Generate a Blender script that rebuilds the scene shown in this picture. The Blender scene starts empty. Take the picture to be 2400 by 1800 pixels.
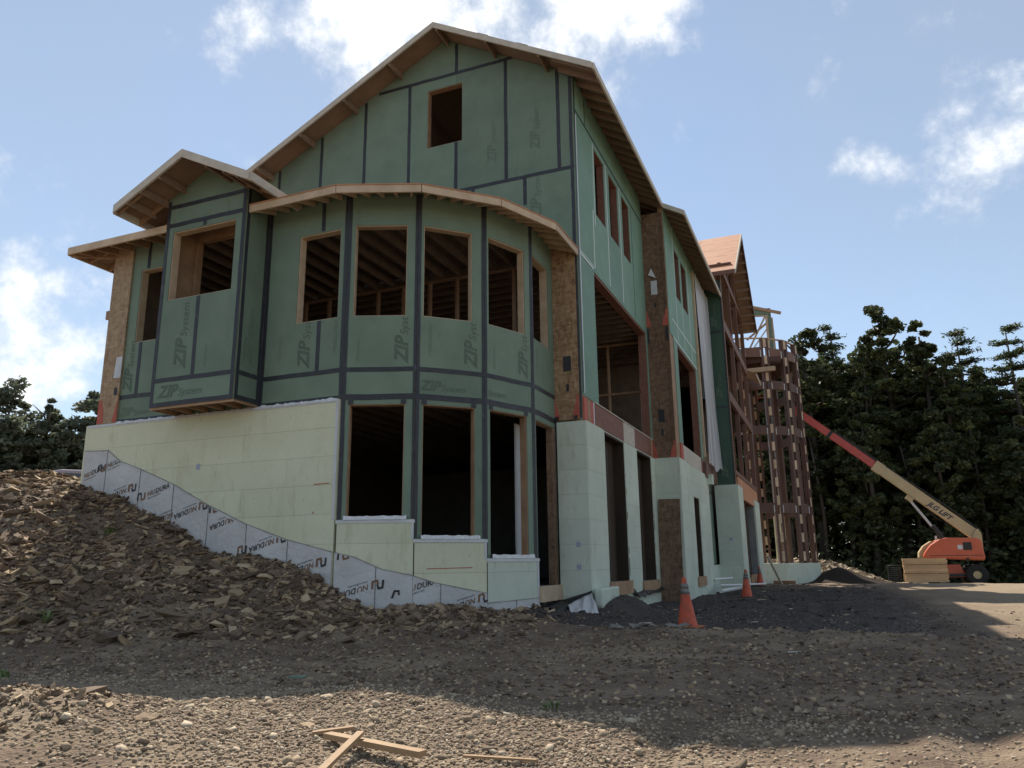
import bpy, bmesh, math, random
import numpy as np
from mathutils import Vector, Matrix
random.seed(7); rng = np.random.default_rng(7)
S = bpy.context.scene
COL = S.collection

# ------------------------------------------------------------------ camera
cam_d = bpy.data.cameras.new('camera'); cam = bpy.data.objects.new('camera', cam_d); COL.objects.link(cam)
cr = Vector((0.92358, 0.38321, -0.01203)); cu = Vector((0.09892, -0.20786, 0.97314)); cf = Vector((-0.37042, 0.89997, 0.22988))
cam.matrix_world = Matrix(((cr.x, cu.x, -cf.x, 4.1918), (cr.y, cu.y, -cf.y, -13.6977), (cr.z, cu.z, -cf.z, 0.0), (0, 0, 0, 1)))
cam_d.sensor_width = 36; cam_d.lens = 36 * 1793.57 / 2400; cam_d.clip_end = 3000; cam_d.clip_start = 0.05
S.camera = cam
CAM = Vector((4.1918, -13.6977, 0.0))

# ------------------------------------------------------------------ light
SUN = Vector((-0.50, 0.655, 1.0)).normalized()          # towards the sun
sun_el = math.asin(SUN.z); sun_az = math.atan2(SUN.x, SUN.y)
sl = bpy.data.lights.new('sun', 'SUN'); sl.energy = 5.0; sl.angle = math.radians(0.5); sl.color = (1.0, 0.91, 0.78)
so = bpy.data.objects.new('sun', sl); COL.objects.link(so); so.rotation_euler = SUN.to_track_quat('Z', 'Y').to_euler()
w = bpy.data.worlds.new('World'); S.world = w; w.use_nodes = True
nt = w.node_tree; N = nt.nodes; L = nt.links
bg = N['Background']
sky = N.new('ShaderNodeTexSky'); sky.sky_type = 'NISHITA'; sky.sun_disc = False
sky.sun_elevation = sun_el; sky.sun_rotation = sun_az; sky.air_density = 1.0; sky.dust_density = 0.05; sky.ozone_density = 1.0; sky.altitude = 300
SKYK = 0.12
bg.inputs['Strength'].default_value = SKYK
def wmath(op, a, b=None, c=None, clamp=False):
    n = N.new('ShaderNodeMath'); n.operation = op; n.use_clamp = clamp
    for i, v in enumerate((a, b, c)):
        if v is None: continue
        if isinstance(v, (int, float)): n.inputs[i].default_value = v
        else: L.new(v, n.inputs[i])
    return n.outputs[0]
tc = N.new('ShaderNodeTexCoord')
DIR = tc.outputs['Generated']
def pix_dir(u, v):
    return (cf * 1793.57 + cr * (u - 1200) - cu * (v - 900)).normalized()
# cumulus banks: direction, half-size in radians, weight
blobs = [((900, 40), .13, 1.0), ((1020, 90), .10, .75), ((1420, 30), .15, .9), ((1530, 150), .10, .75), ((1250, 60), .12, .6),
         ((545, 60), .085, .62), ((740, 85), .06, .58), ((60, 730), .14, .85), ((170, 800), .08, .75), ((20, 560), .09, .45), ((110, 905), .08, .7),
         ((2330, 300), .10, .8), ((2230, 430), .09, .5), ((2060, 400), .05, .5), ((560, 385), .045, .55), ((390, 60), .05, .42), ((2190, 720), .04, .4),
         ((2900, 500), .2, .8), ((-500, 500), .25, .8), ((700, -500), .25, .9), ((2100, -500), .25, .8), ((3600, 100), .3, .7)]
tot = None
nwarp = N.new('ShaderNodeTexNoise'); nwarp.inputs['Scale'].default_value = 7; nwarp.inputs['Detail'].default_value = 4
L.new(DIR, nwarp.inputs['Vector'])
vm = N.new('ShaderNodeVectorMath'); vm.operation = 'MULTIPLY_ADD'
L.new(nwarp.outputs['Color'], vm.inputs[0]); vm.inputs[1].default_value = (.09, .09, .09); 
va = N.new('ShaderNodeVectorMath'); va.operation = 'SUBTRACT'; L.new(DIR, va.inputs[0]); va.inputs[1].default_value = (.045, .045, .045)
L.new(va.outputs[0], vm.inputs[2])
WD = vm.outputs[0]
for (uv, rad, wt) in blobs:
    d = pix_dir(*uv)
    dist = N.new('ShaderNodeVectorMath'); dist.operation = 'DISTANCE'
    L.new(WD, dist.inputs[0]); dist.inputs[1].default_value = d
    m = N.new('ShaderNodeMapRange'); m.interpolation_type = 'SMOOTHSTEP'
    m.inputs['From Min'].default_value = 0; m.inputs['From Max'].default_value = rad * 1.35; m.inputs['To Min'].default_value = wt; m.inputs['To Max'].default_value = 0
    L.new(dist.outputs['Value'], m.inputs['Value'])
    tot = m.outputs[0] if tot is None else wmath('MAXIMUM', tot, m.outputs[0])
def wnoise(scale, detail, rough, off):
    mp = N.new('ShaderNodeMapping'); mp.inputs['Location'].default_value = off; L.new(DIR, mp.inputs['Vector'])
    n = N.new('ShaderNodeTexNoise'); n.inputs['Scale'].default_value = scale; n.inputs['Detail'].default_value = detail; n.inputs['Roughness'].default_value = rough
    L.new(mp.outputs[0], n.inputs['Vector']); return n.outputs['Fac']
n1 = wnoise(11, 9, .62, (3.1, 1.7, .4))
n2 = wnoise(2.2, 5, .55, (0.3, 5.2, 2.0))
den = wmath('ADD', wmath('MULTIPLY', tot, .62), wmath('MULTIPLY_ADD', n1, 1.25, -.66))
den = wmath('ADD', den, wmath('MULTIPLY_ADD', n2, .35, -.20))
mr = N.new('ShaderNodeMapRange'); mr.interpolation_type = 'SMOOTHSTEP'
mr.inputs['From Min'].default_value = .17; mr.inputs['From Max'].default_value = .56; L.new(den, mr.inputs['Value'])
cloudiness = wmath('MULTIPLY', mr.outputs[0], .93)
# thin high veil
n3 = wnoise(1.4, 6, .6, (7.7, 2.2, 1.0))
veil = wmath('MULTIPLY_ADD', n3, .6, .2, clamp=True)
sky_veil = N.new('ShaderNodeMixRGB'); L.new(veil, sky_veil.inputs[0]); L.new(sky.outputs[0], sky_veil.inputs[1]); sky_veil.inputs[2].default_value = (2.85, 3.2, 3.45, 1)
tone = N.new('ShaderNodeMixRGB'); tone.inputs[1].default_value = (4.2, 4.5, 4.95, 1); tone.inputs[2].default_value = (8.6, 8.5, 8.2, 1)
L.new(wmath('MULTIPLY', wmath('SUBTRACT', den, .12), 1.9, clamp=True), tone.inputs[0])
mix = N.new('ShaderNodeMixRGB'); L.new(cloudiness, mix.inputs[0]); L.new(sky_veil.outputs[0], mix.inputs[1]); L.new(tone.outputs[0], mix.inputs[2])
L.new(mix.outputs[0], bg.inputs['Color'])
S.view_settings.view_transform = 'Standard'; S.view_settings.look = 'None'; S.view_settings.gamma = 1; S.view_settings.use_curve_mapping = False
S.view_settings.exposure = 0.58

# ------------------------------------------------------------------ materials
def new_mat(name):
    m = bpy.data.materials.new(name); m.use_nodes = True
    return m, m.node_tree.nodes, m.node_tree.links, m.node_tree.nodes['Principled BSDF']
def ramp(n, l, fac, stops):
    r = n.new('ShaderNodeValToRGB'); e = r.color_ramp.elements
    while len(e) < len(stops): e.new(.5)
    for i, (p, c) in enumerate(stops): e[i].position = p; e[i].color = (*c, 1)
    l.new(fac, r.inputs[0]); return r.outputs[0]
def noise(n, l, scale, detail=4, rough=.55, stretch=(1, 1, 1), coord='pos', rot=(0, 0, 0)):
    if coord == 'pos': g = n.new('ShaderNodeNewGeometry').outputs['Position']
    else: g = n.new('ShaderNodeTexCoord').outputs[coord]
    mp = n.new('ShaderNodeMapping'); mp.inputs['Scale'].default_value = stretch; mp.inputs['Rotation'].default_value = rot; l.new(g, mp.inputs[0])
    t = n.new('ShaderNodeTexNoise'); t.inputs['Scale'].default_value = scale; t.inputs['Detail'].default_value = detail; t.inputs['Roughness'].default_value = rough
    l.new(mp.outputs[0], t.inputs[0]); return t.outputs['Fac']
def bump(n, l, b, fac, strength, dist=.01):
    k = n.new('ShaderNodeBump'); k.inputs['Strength'].default_value = strength; k.inputs['Distance'].default_value = dist
    l.new(fac, k.inputs['Height']); l.new(k.outputs[0], b.inputs['Normal'])
def objrand(n, l, col, amt):
    """small brightness change from piece to piece"""
    oi = n.new('ShaderNodeObjectInfo'); mr = n.new('ShaderNodeMapRange'); mr.inputs['To Min'].default_value = 1 - amt; mr.inputs['To Max'].default_value = 1 + amt
    l.new(oi.outputs['Random'], mr.inputs[0])
    hs = n.new('ShaderNodeHueSaturation'); l.new(mr.outputs[0], hs.inputs['Value']); l.new(col, hs.inputs['Color']); return hs.outputs[0]
def simple(name, c1, c2, scale=3, rough=.7, stretch=(1, 1, 1), bmp=.1, fine=60, rand=.06, spec=.3, detail=5, dirt=None):
    m, n, l, b = new_mat(name)
    f = noise(n, l, scale, detail, .6, stretch)
    c = ramp(n, l, f, [(.28, c1), (.72, c2)])
    if dirt:
        d = noise(n, l, dirt[0], 6, .7, dirt[3] if len(dirt) > 3 else (1, 1, 1))
        mxf = n.new('ShaderNodeMapRange'); mxf.inputs['From Min'].default_value = dirt[1]; mxf.inputs['From Max'].default_value = dirt[1] + .12; mxf.inputs['To Max'].default_value = .6; l.new(d, mxf.inputs[0])
        mx = n.new('ShaderNodeMixRGB'); l.new(mxf.outputs[0], mx.inputs[0]); l.new(c, mx.inputs[1]); mx.inputs[2].default_value = (*dirt[2], 1); c = mx.outputs[0]
    if rand: c = objrand(n, l, c, rand)
    l.new(c, b.inputs['Base Color']); b.inputs['Roughness'].default_value = rough; b.inputs['Specular IOR Level'].default_value = spec
    if bmp: bump(n, l, b, noise(n, l, fine, 4), bmp)
    return m
MT = {}
MT['green'] = simple('green_sheathing', (.130, .182, .136), (.172, .234, .176), 1.7, .6, bmp=.12, fine=90, rand=.10, dirt=(3.0, .60, (.095, .125, .092), (1, 1, .35)))
MT['green_side'] = simple('green_sheathing_side', (.135, .235, .180), (.178, .295, .225), 1.4, .6, bmp=.12, fine=90, rand=.09, dirt=(2.0, .66, (.10, .15, .12), (1, 1, .25)))  # lighter, bluer copy of the sheathing for the side walls
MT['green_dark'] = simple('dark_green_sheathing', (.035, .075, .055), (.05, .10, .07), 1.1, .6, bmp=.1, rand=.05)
MT['tape'] = simple('black_seam_tape', (.026, .028, .034), (.046, .048, .056), 8, .42, bmp=.25, fine=25, rand=.1, dirt=(9, .60, (.14, .15, .17), (1, 1, .35)))
MT['tape_light'] = simple('grey_green_seam_line', (.58, .64, .65), (.70, .75, .76), 8, .6, bmp=.1, rand=.1)
MT['print'] = simple('dark_green_print', (.080, .114, .084), (.108, .150, .112), 14, .6, bmp=0, rand=0)
MT['print_soft'] = simple('faded_print', (.105, .148, .110), (.135, .186, .14), 14, .6, bmp=0, rand=0)
MT['print_and_lap_black'] = simple('black_print_and_lap_shadow', (.02, .02, .022), (.035, .035, .038), 30, .5, bmp=0, rand=0)
MT['print_rust'] = simple('rust_print', (.17, .085, .045), (.22, .115, .065), 30, .5, bmp=0, rand=0)
MT['print_navy'] = simple('navy_print', (.02, .02, .05), (.03, .03, .06), 30, .5, bmp=0, rand=0)
MT['print_grey'] = simple('grey_print', (.30, .33, .42), (.36, .39, .48), 60, .5, bmp=0, rand=0)
MT['lumber'] = simple('pale_new_lumber', (.42, .31, .205), (.57, .44, .31), 4, .65, (1, 1, 1), .15, 40, .12, dirt=(3, .64, (.25, .17, .11)))
MT['lumber_tan'] = simple('tan_framing_lumber', (.27, .16, .095), (.40, .26, .16), 4, .65, (1, 1, 1), .15, 40, .12)
MT['stack'] = simple('sun_toned_stack_boards', (.46, .29, .155), (.60, .41, .24), 5, .65, (.2, 1, 1), .15, 40, .14)  # warmer, brighter lumber copy with sunlight on the stack put into its colour
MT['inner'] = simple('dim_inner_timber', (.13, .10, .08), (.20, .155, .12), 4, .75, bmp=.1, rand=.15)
MT['fascia'] = simple('grey_weathered_fascia', (.42, .38, .32), (.56, .50, .42), 5, .7, (1, 1, 1), .15, 50, .06, dirt=(6, .62, (.2, .17, .14)))
MT['soffit'] = simple('brown_roof_deck', (.21, .14, .10), (.30, .205, .145), 3, .8, bmp=.15, rand=.05)
MT['brown'] = simple('dark_red_brown_timber', (.080, .042, .033), (.125, .068, .052), 3, .55, (1, 1, .3), .15, 40, .10)
MT['brown2'] = simple('red_brown_frame_timber', (.14, .072, .054), (.20, .108, .08), 3, .6, (1, 1, .3), .15, 40, .10)
MT['darkplank'] = simple('dark_stained_plank', (.030, .020, .014), (.062, .041, .027), 3, .7, (1, 1, .2), .2, 30, .15)
MT['redpaint'] = simple('red_sealer', (.36, .075, .05), (.46, .12, .085), 6, .6, bmp=.1, rand=.08)
MT['foil'] = simple('foil_flashing', (.55, .56, .58), (.75, .76, .78), 18, .22, bmp=.9, fine=45, rand=0, spec=.6)
MT['cap'] = simple('white_cap_strip', (.50, .51, .52), (.60, .61, .62), 4, .5, bmp=.05, rand=.03)
MT['concrete'] = simple('grey_concrete', (.16, .16, .155), (.24, .24, .23), 3, .85, bmp=.2, rand=.03)
MT['black_plastic'] = simple('black_plastic', (.012, .012, .014), (.03, .03, .034), 6, .35, bmp=.4, fine=12, rand=0)
MT['pvc'] = simple('white_pvc', (.58, .59, .58), (.68, .68, .66), 4, .4, bmp=.03, rand=.03)
MT['metal'] = simple('galvanised_steel', (.45, .47, .50), (.6, .62, .65), 10, .4, bmp=.05, rand=.04)
MT['dark_metal'] = simple('dark_steel', (.02, .02, .022), (.04, .04, .042), 10, .5, bmp=.05, rand=.04)
def foam_mat(name, a, b, stain):
    m, n, l, bs = new_mat(name)
    c = ramp(n, l, noise(n, l, .9, 6, .65), [(.3, a), (.7, b)])
    d = noise(n, l, 5, 6, .75, (1, 1, .28)); r = n.new('ShaderNodeMapRange'); r.inputs['From Min'].default_value = .54; r.inputs['From Max'].default_value = .74; r.inputs['To Max'].default_value = .8; l.new(d, r.inputs[0])
    mx = n.new('ShaderNodeMixRGB'); l.new(r.outputs[0], mx.inputs[0]); l.new(c, mx.inputs[1]); mx.inputs[2].default_value = (*stain, 1)
    # scuffs
    d2 = noise(n, l, 22, 3, .6, (1.6, 1.6, .6)); r2 = n.new('ShaderNodeMapRange'); r2.inputs['From Min'].default_value = .67; r2.inputs['From Max'].default_value = .74; r2.inputs['To Max'].default_value = .6; l.new(d2, r2.inputs[0])
    mx2 = n.new('ShaderNodeMixRGB'); l.new(r2.outputs[0], mx2.inputs[0]); l.new(mx.outputs[0], mx2.inputs[1]); mx2.inputs[2].default_value = (.17, .15, .11, 1)
    l.new(objrand(n, l, mx2.outputs[0], .035), bs.inputs['Base Color']); bs.inputs['Roughness'].default_value = .75; bs.inputs['Specular IOR Level'].default_value = .25
    bump(n, l, bs, noise(n, l, 40, 5), .12); return m
MT['foam_y'] = foam_mat('yellowed_foam_block', (.56, .565, .40), (.66, .665, .50), (.46, .43, .28))
MT['foam'] = foam_mat('pale_green_foam_block', (.48, .53, .44), (.58, .63, .53), (.38, .39, .30))
def osb(name, a, b, c):
    m, n, l, bs = new_mat(name)
    g = n.new('ShaderNodeNewGeometry').outputs['Position']
    f1 = noise(n, l, 5, 3, .6)
    cols = None
    vs = []
    for st, rot in (((9, 9, 3.0), (.5, .6, .2)), ((3.5, 9, 8), (-.6, .45, .9))):
        mp = n.new('ShaderNodeMapping'); mp.inputs['Scale'].default_value = st; mp.inputs['Rotation'].default_value = rot; l.new(g, mp.inputs[0])
        v = n.new('ShaderNodeTexVoronoi'); v.inputs['Scale'].default_value = 2.6; l.new(mp.outputs[0], v.inputs[0]); vs.append(v.outputs['Color'])
    mxv = n.new('ShaderNodeMixRGB'); l.new(f1, mxv.inputs[0]); l.new(vs[0], mxv.inputs[1]); l.new(vs[1], mxv.inputs[2])
    bw = n.new('ShaderNodeRGBToBW'); l.new(mxv.outputs[0], bw.inputs[0])
    col = ramp(n, l, bw.outputs[0], [(.15, a), (.5, b), (.9, c)])
    dk = noise(n, l, 1.2, 5, .6, (1, 1, .5)); mm = n.new('ShaderNodeMixRGB'); mm.blend_type = 'MULTIPLY'; mm.inputs[0].default_value = .7; l.new(col, mm.inputs[1]); l.new(ramp(n, l, dk, [(.3, (.55, .5, .47)), (.65, (1, 1, 1))]), mm.inputs[2])
    l.new(mm.outputs[0], bs.inputs['Base Color']); bs.inputs['Roughness'].default_value = .75; bs.inputs['Specular IOR Level'].default_value = .25
    bump(n, l, bs, bw.outputs[0], .25, .004); return m
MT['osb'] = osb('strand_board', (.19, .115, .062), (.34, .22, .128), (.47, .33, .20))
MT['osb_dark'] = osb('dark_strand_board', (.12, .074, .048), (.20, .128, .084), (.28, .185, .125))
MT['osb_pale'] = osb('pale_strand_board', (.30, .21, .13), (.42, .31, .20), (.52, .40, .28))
MT['roof_osb'] = simple('orange_roof_deck', (.40, .185, .10), (.52, .26, .15), 2, .75, bmp=.12, rand=.09)
MT['rubble_wet'] = simple('red_brown_header', (.16, .07, .05), (.23, .11, .08), 12, .65, (1, .3, 1), .2, 30, .1, dirt=(8, .62, (.30, .20, .17)))
def membrane_mat():
    m, n, l, bs = new_mat('grey_waterproof_membrane')
    c = ramp(n, l, noise(n, l, 2.0, 5), [(.3, (.45, .445, .445)), (.7, (.54, .535, .535))])
    l.new(objrand(n, l, c, .05), bs.inputs['Base Color']); bs.inputs['Roughness'].default_value = .42
    f = noise(n, l, 5.5, 3, .5, (1, 1, .8), rot=(0, .6, 0)); w = n.new('ShaderNodeMath'); w.operation = 'ABSOLUTE'; s = n.new('ShaderNodeMath'); s.operation = 'SUBTRACT'; s.inputs[1].default_value = .5; l.new(f, s.inputs[0]); l.new(s.outputs[0], w.inputs[0])
    p = n.new('ShaderNodeMath'); p.operation = 'POWER'; p.inputs[1].default_value = .35; l.new(w.outputs[0], p.inputs[0])
    bump(n, l, bs, p.outputs[0], .55, .022); return m
MT['membrane'] = membrane_mat()
def sheet_mat():
    m, n, l, bs = new_mat('milky_plastic_sheet')
    f = noise(n, l, 3, 5, .6, (1, 1, .12)); l.new(ramp(n, l, f, [(.3, (.50, .50, .52)), (.7, (.68, .68, .70))]), bs.inputs['Base Color'])
    bs.inputs['Roughness'].default_value = .3; bs.inputs['Alpha'].default_value = .62
    bump(n, l, bs, noise(n, l, 8, 4, .6, (1, 1, .15)), .5, .03); return m
MT['sheet'] = sheet_mat()

# ------------------------------------------------------------------ building blocks
ORG = {}
def tag(o, label=None, cat=None, group=None, kind=None):
    if label: o['label'] = label
    if cat: o['category'] = cat
    if group: o['group'] = group
    if kind: o['kind'] = kind
    return o
def link(o, parent, origin):
    COL.objects.link(o)
    origin = Vector(origin); ORG[o.name] = origin
    if parent is not None:
        o.parent = parent; o.location = origin - ORG[parent.name]
    else: o.location = origin
    return o
def empty(name, loc, label=None, cat=None, group=None):
    o = bpy.data.objects.new(name, None); o.empty_display_size = .2; link(o, None, loc); return tag(o, label, cat, group)
def mk(name, V, F, mat, parent=None, smooth=False, origin=None, label=None):
    V = np.asarray(V, float)
    if origin is None:
        lo = V.min(0); hi = V.max(0); origin = ((lo[0] + hi[0]) / 2, (lo[1] + hi[1]) / 2, lo[2])
    me = bpy.data.meshes.new(name); me.from_pydata((V - np.array(origin)).tolist(), [], [list(f) for f in F])
    if smooth: me.polygons.foreach_set('use_smooth', [True] * len(me.polygons))
    mats = mat if isinstance(mat, (list, tuple)) else [mat]
    for k in mats: me.materials.append(MT[k] if isinstance(k, str) else k)
    o = bpy.data.objects.new(name, me); link(o, parent, origin)
    if label: o['label'] = label
    return o
class G:
    """collects solids into one mesh"""
    def __init__(s): s.V = []; s.F = []
    def add(s, V, F):
        k = len(s.V); s.V += [tuple(v) for v in V]; s.F += [tuple(i + k for i in f) for f in F]; return s
    def box(s, x0, x1, y0, y1, z0, z1):
        return s.add([(x0, y0, z0), (x1, y0, z0), (x1, y1, z0), (x0, y1, z0), (x0, y0, z1), (x1, y0, z1), (x1, y1, z1), (x0, y1, z1)],
                     [(0, 3, 2, 1), (4, 5, 6, 7), (0, 1, 5, 4), (1, 2, 6, 5), (2, 3, 7, 6), (3, 0, 4, 7)])
    def beam(s, a, b, wd, ht, up=(0, 0, 1), taper=1.0):
        a = Vector(a); b = Vector(b); d = (b - a).normalized(); up = Vector(up)
        sd = d.cross(up)
        if sd.length < 1e-4: sd = d.cross(Vector((0, 1, 0)))
        sd.normalize(); u = sd.cross(d).normalized()
        V = []
        for p, k in ((a, 1), (b, taper)):
            for i, j in ((-1, -1), (1, -1), (1, 1), (-1, 1)): V.append(p + sd * (i * wd / 2 * k) + u * (j * ht / 2 * k))
        return s.add(V, [(0, 1, 2, 3), (7, 6, 5, 4), (0, 4, 5, 1), (1, 5, 6, 2), (2, 6, 7, 3), (3, 7, 4, 0)])
    def prism(s, poly, off):
        n = len(poly); off = Vector(off); P = [Vector(p) for p in poly]
        return s.add(P + [p + off for p in P], [tuple(range(n - 1, -1, -1)), tuple(range(n, 2 * n))] + [(i, (i + 1) % n, n + (i + 1) % n, n + i) for i in range(n)])
    def tube(s, path, rad, n=8):
        P = [Vector(p) for p in path]; R = rad if isinstance(rad, (list, tuple)) else [rad] * len(P)
        V = []; F = []
        for i, p in enumerate(P):
            d = (P[min(i + 1, len(P) - 1)] - P[max(i - 1, 0)]).normalized()
            a = d.cross(Vector((0, 0, 1)));
            if a.length < .05: a = d.cross(Vector((1, 0, 0)))
            a.normalize(); b = d.cross(a)
            for k in range(n):
                t = 2 * math.pi * k / n; V.append(p + (a * math.cos(t) + b * math.sin(t)) * R[i])
        for i in range(len(P) - 1):
            for k in range(n): F.append((i * n + k, i * n + (k + 1) % n, (i + 1) * n + (k + 1) % n, (i + 1) * n + k))
        F.append(tuple(range(n - 1, -1, -1))); F.append(tuple((len(P) - 1) * n + k for k in range(n)))
        return s.add(V, F)
    def lathe(s, c, prof, n=20):
        V = []; F = []
        for r, z in prof:
            for k in range(n): t = 2 * math.pi * k / n; V.append((c[0] + r * math.cos(t), c[1] + r * math.sin(t), c[2] + z))
        for i in range(len(prof) - 1):
            for k in range(n): F.append((i * n + k, i * n + (k + 1) % n, (i + 1) * n + (k + 1) % n, (i + 1) * n + k))
        F.append(tuple(range(n - 1, -1, -1))); F.append(tuple((len(prof) - 1) * n + k for k in range(n)))
        return s.add(V, F)
    def obj(s, name, mat, parent=None, **k):
        o = mk(name, s.V, s.F, mat, parent, **k)
        bm = bmesh.new(); bm.from_mesh(o.data); bmesh.ops.recalc_face_normals(bm, faces=bm.faces); bm.to_mesh(o.data); bm.free()
        return o
def box(name, x0, x1, y0, y1, z0, z1, mat, parent=None, **k): return G().box(x0, x1, y0, y1, z0, z1).obj(name, mat, parent, **k)
def clip(poly, hp):
    a, b, c = hp; out = []
    for i in range(len(poly)):
        p, q = poly[i], poly[(i + 1) % len(poly)]
        dp = a * p[0] + b * p[1] - c; dq = a * q[0] + b * q[1] - c
        if dp <= 0: out.append(p)
        if (dp < 0 and dq > 0) or (dp > 0 and dq < 0):
            t = dp / (dp - dq); out.append((p[0] + (q[0] - p[0]) * t, p[1] + (q[1] - p[1]) * t))
    return out
def cut(rects, hole):
    out = []; a0, a1, b0, b1 = hole
    for (s0, s1, z0, z1) in rects:
        if a0 >= s1 or a1 <= s0 or b0 >= z1 or b1 <= z0: out.append((s0, s1, z0, z1)); continue
        if s0 < a0: out.append((s0, a0, z0, z1))
        if a1 < s1: out.append((a1, s1, z0, z1))
        m0, m1 = max(s0, a0), min(s1, a1)
        if z0 < b0: out.append((m0, m1, z0, b0))
        if b1 < z1: out.append((m0, m1, b1, z1))
    return [r for r in out if r[1] - r[0] > .004 and r[3] - r[2] > .004]
class Wall:
    def __init__(s, O, U, Nn): s.O = Vector(O); s.U = Vector(U).normalized(); s.N = Vector(Nn).normalized()
    def p(s, a, z, n=0): q = s.O + s.U * a + s.N * n; return Vector((q.x, q.y, s.O.z + z))
    def slab(s, g, rects, hps, n0, n1):
        for (a0, a1, z0, z1) in rects:
            poly = [(a0, z0), (a1, z0), (a1, z1), (a0, z1)]
            for h in hps:
                poly = clip(poly, h)
                if len(poly) < 3: break
            if len(poly) >= 3: g.prism([s.p(a, z, n0) for a, z in poly], s.N * (n1 - n0))
        return g
    def core(s, name, rect, holes, hps, parent, mat='lumber_tan', depth=.13, label=None):
        R = [rect]
        for h in holes: R = cut(R, h)
        return s.slab(G(), R, hps, -depth, -.002).obj(name, mat, parent, label=label)
    def panels(s, parent, rows, holes, hps, mat, th=.012, name='sheathing_panel', gap=.0025):
        for (z0, z1, seams) in rows:
            for a0, a1 in zip(seams[:-1], seams[1:]):
                R = [(a0 + gap, a1 - gap, z0 + gap, z1 - gap)]
                for h in holes: R = cut(R, h)
                j = random.uniform(0, .002)
                grp = [[r] for r in R]; ch = True
                while ch:
                    ch = False
                    for i in range(len(grp)):
                        for k in range(i + 1, len(grp)):
                            if any(p[0] <= q[1] + 1e-6 and q[0] <= p[1] + 1e-6 and p[2] <= q[3] + 1e-6 and q[2] <= p[3] + 1e-6 for p in grp[i] for q in grp[k]):
                                grp[i] += grp.pop(k); ch = True; break
                        if ch: break
                for gr in grp:
                    g = s.slab(G(), gr, hps, 0, th + j)
                    if g.V: g.obj(name, mat, parent)
    def tape(s, parent, a0, z0, a1, z1, wd=.09, n0=.0145, mat='tape', name='seam_tape', th=.003):
        d = Vector((a1 - a0, z1 - z0)).normalized(); q = Vector((-d.y, d.x)) * wd / 2
        if name == 'seam_tape' and wd > .04: q = q * .86
        ln = math.hypot(a1 - a0, z1 - z0); m = max(1, int(ln / .3)) if name == 'seam_tape' else 1
        L1, L2 = [], []
        for i in range(m + 1):
            t = i / m; w1 = random.uniform(-.06, .06) * wd if m > 1 else 0; x_, y_ = a0 + (a1 - a0) * t, z0 + (z1 - z0) * t
            sh = q * (w1 / (wd / 2)); L1.append((x_ - q.x + sh.x, y_ - q.y + sh.y)); L2.append((x_ + q.x + sh.x, y_ + q.y + sh.y))
        poly = L1 + L2[::-1]
        return G().prism([s.p(a, z, n0) for a, z in poly], s.N * th).obj(name, mat, parent)
    def lining(s, parent, hole, mat='lumber', depth=.15, t=.014, n1=-.003, name='window_frame', skip=''):
        a0, a1, z0, z1 = hole; g = G(); nn = s.N * (n1 + depth)
        def bd(x0, x1, y0, y1): g.prism([s.p(x0, y0, -depth), s.p(x1, y0, -depth), s.p(x1, y1, -depth), s.p(x0, y1, -depth)], nn)
        if 't' not in skip: bd(a0, a1, z1 - t, z1)
        if 'b' not in skip: bd(a0, a1, z0, z0 + t)
        if 'l' not in skip: bd(a0, a0 + t, z0 + t + .001, z1 - t - .001)
        if 'r' not in skip: bd(a1 - t, a1, z0 + t + .001, z1 - t - .001)
        return g.obj(name, mat, parent)
# flat lettering -------------------------------------------------------
_txt = {}
def text2d(body, bold=0.0, shear=.25):
    key = (body, bold, shear)
    if key not in _txt:
        c = bpy.data.curves.new('lettering', 'FONT'); c.body = body; c.size = 1; c.shear = shear; c.offset = bold; c.resolution_u = 2
        o = bpy.data.objects.new('lettering', c); COL.objects.link(o)
        me = bpy.data.meshes.new_from_object(o.evaluated_get(bpy.context.evaluated_depsgraph_get()))
        me.calc_loop_triangles()
        V = np.array([v.co[:2] for v in me.vertices]); T = [tuple(t.vertices) for t in me.loop_triangles]
        V[:, 0] -= V[:, 0].min(); _txt[key] = (V, T)
        bpy.data.objects.remove(o); bpy.data.curves.remove(c); bpy.data.meshes.remove(me)
    return _txt[key]
def put2d(wall, parent, tris2d, n, mat, hps=(), name='printed_lettering'):
    g = G()
    for t in tris2d:
        poly = list(t)
        for h in hps:
            poly = clip(poly, h)
            if len(poly) < 3: break
        if len(poly) >= 3: g.add([wall.p(a, z, n) for a, z in poly], [tuple(range(len(poly)))])
    if not g.V: return None
    return mk(name, g.V, g.F, mat, parent)
def lay(V, T, x, z, ang, sx, sy=None):
    sy = sy or sx; c, s_ = math.cos(ang), math.sin(ang); out = []
    for t in T:
        out.append([(x + c * V[i][0] * sx - s_ * V[i][1] * sy, z + s_ * V[i][0] * sx + c * V[i][1] * sy) for i in t])
    return out
def zip_print(wall, parent, a, z, ang=math.pi / 2, h=.22, hps=(), mat='print', n=.0168):
    V, T = text2d('ZIP', .035, .3); tri = lay(V, T, a, z, ang, h * 1.45)
    wd = V[:, 0].max() * h * 1.45
    V2, T2 = text2d('System', 0, .2); tri += lay(V2, T2, a + math.cos(ang) * wd * 1.0, z + math.sin(ang) * wd * 1.0, ang, h * .92)
    return put2d(wall, parent, tri, n, mat, hps)
# ================================================================== HOUSE
house = empty('house_under_construction', (-4, 5, -1.0), 'unfinished house with green sheathing, open window holes and pale foam foundation', 'house')
XR, ZR, SR, SLF = -3.0, 11.857, .571, .505
def zroof(x): return ZR - SR * (x - XR) if x > XR else ZR - SLF * (XR - x)
XL = -8.1
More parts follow.
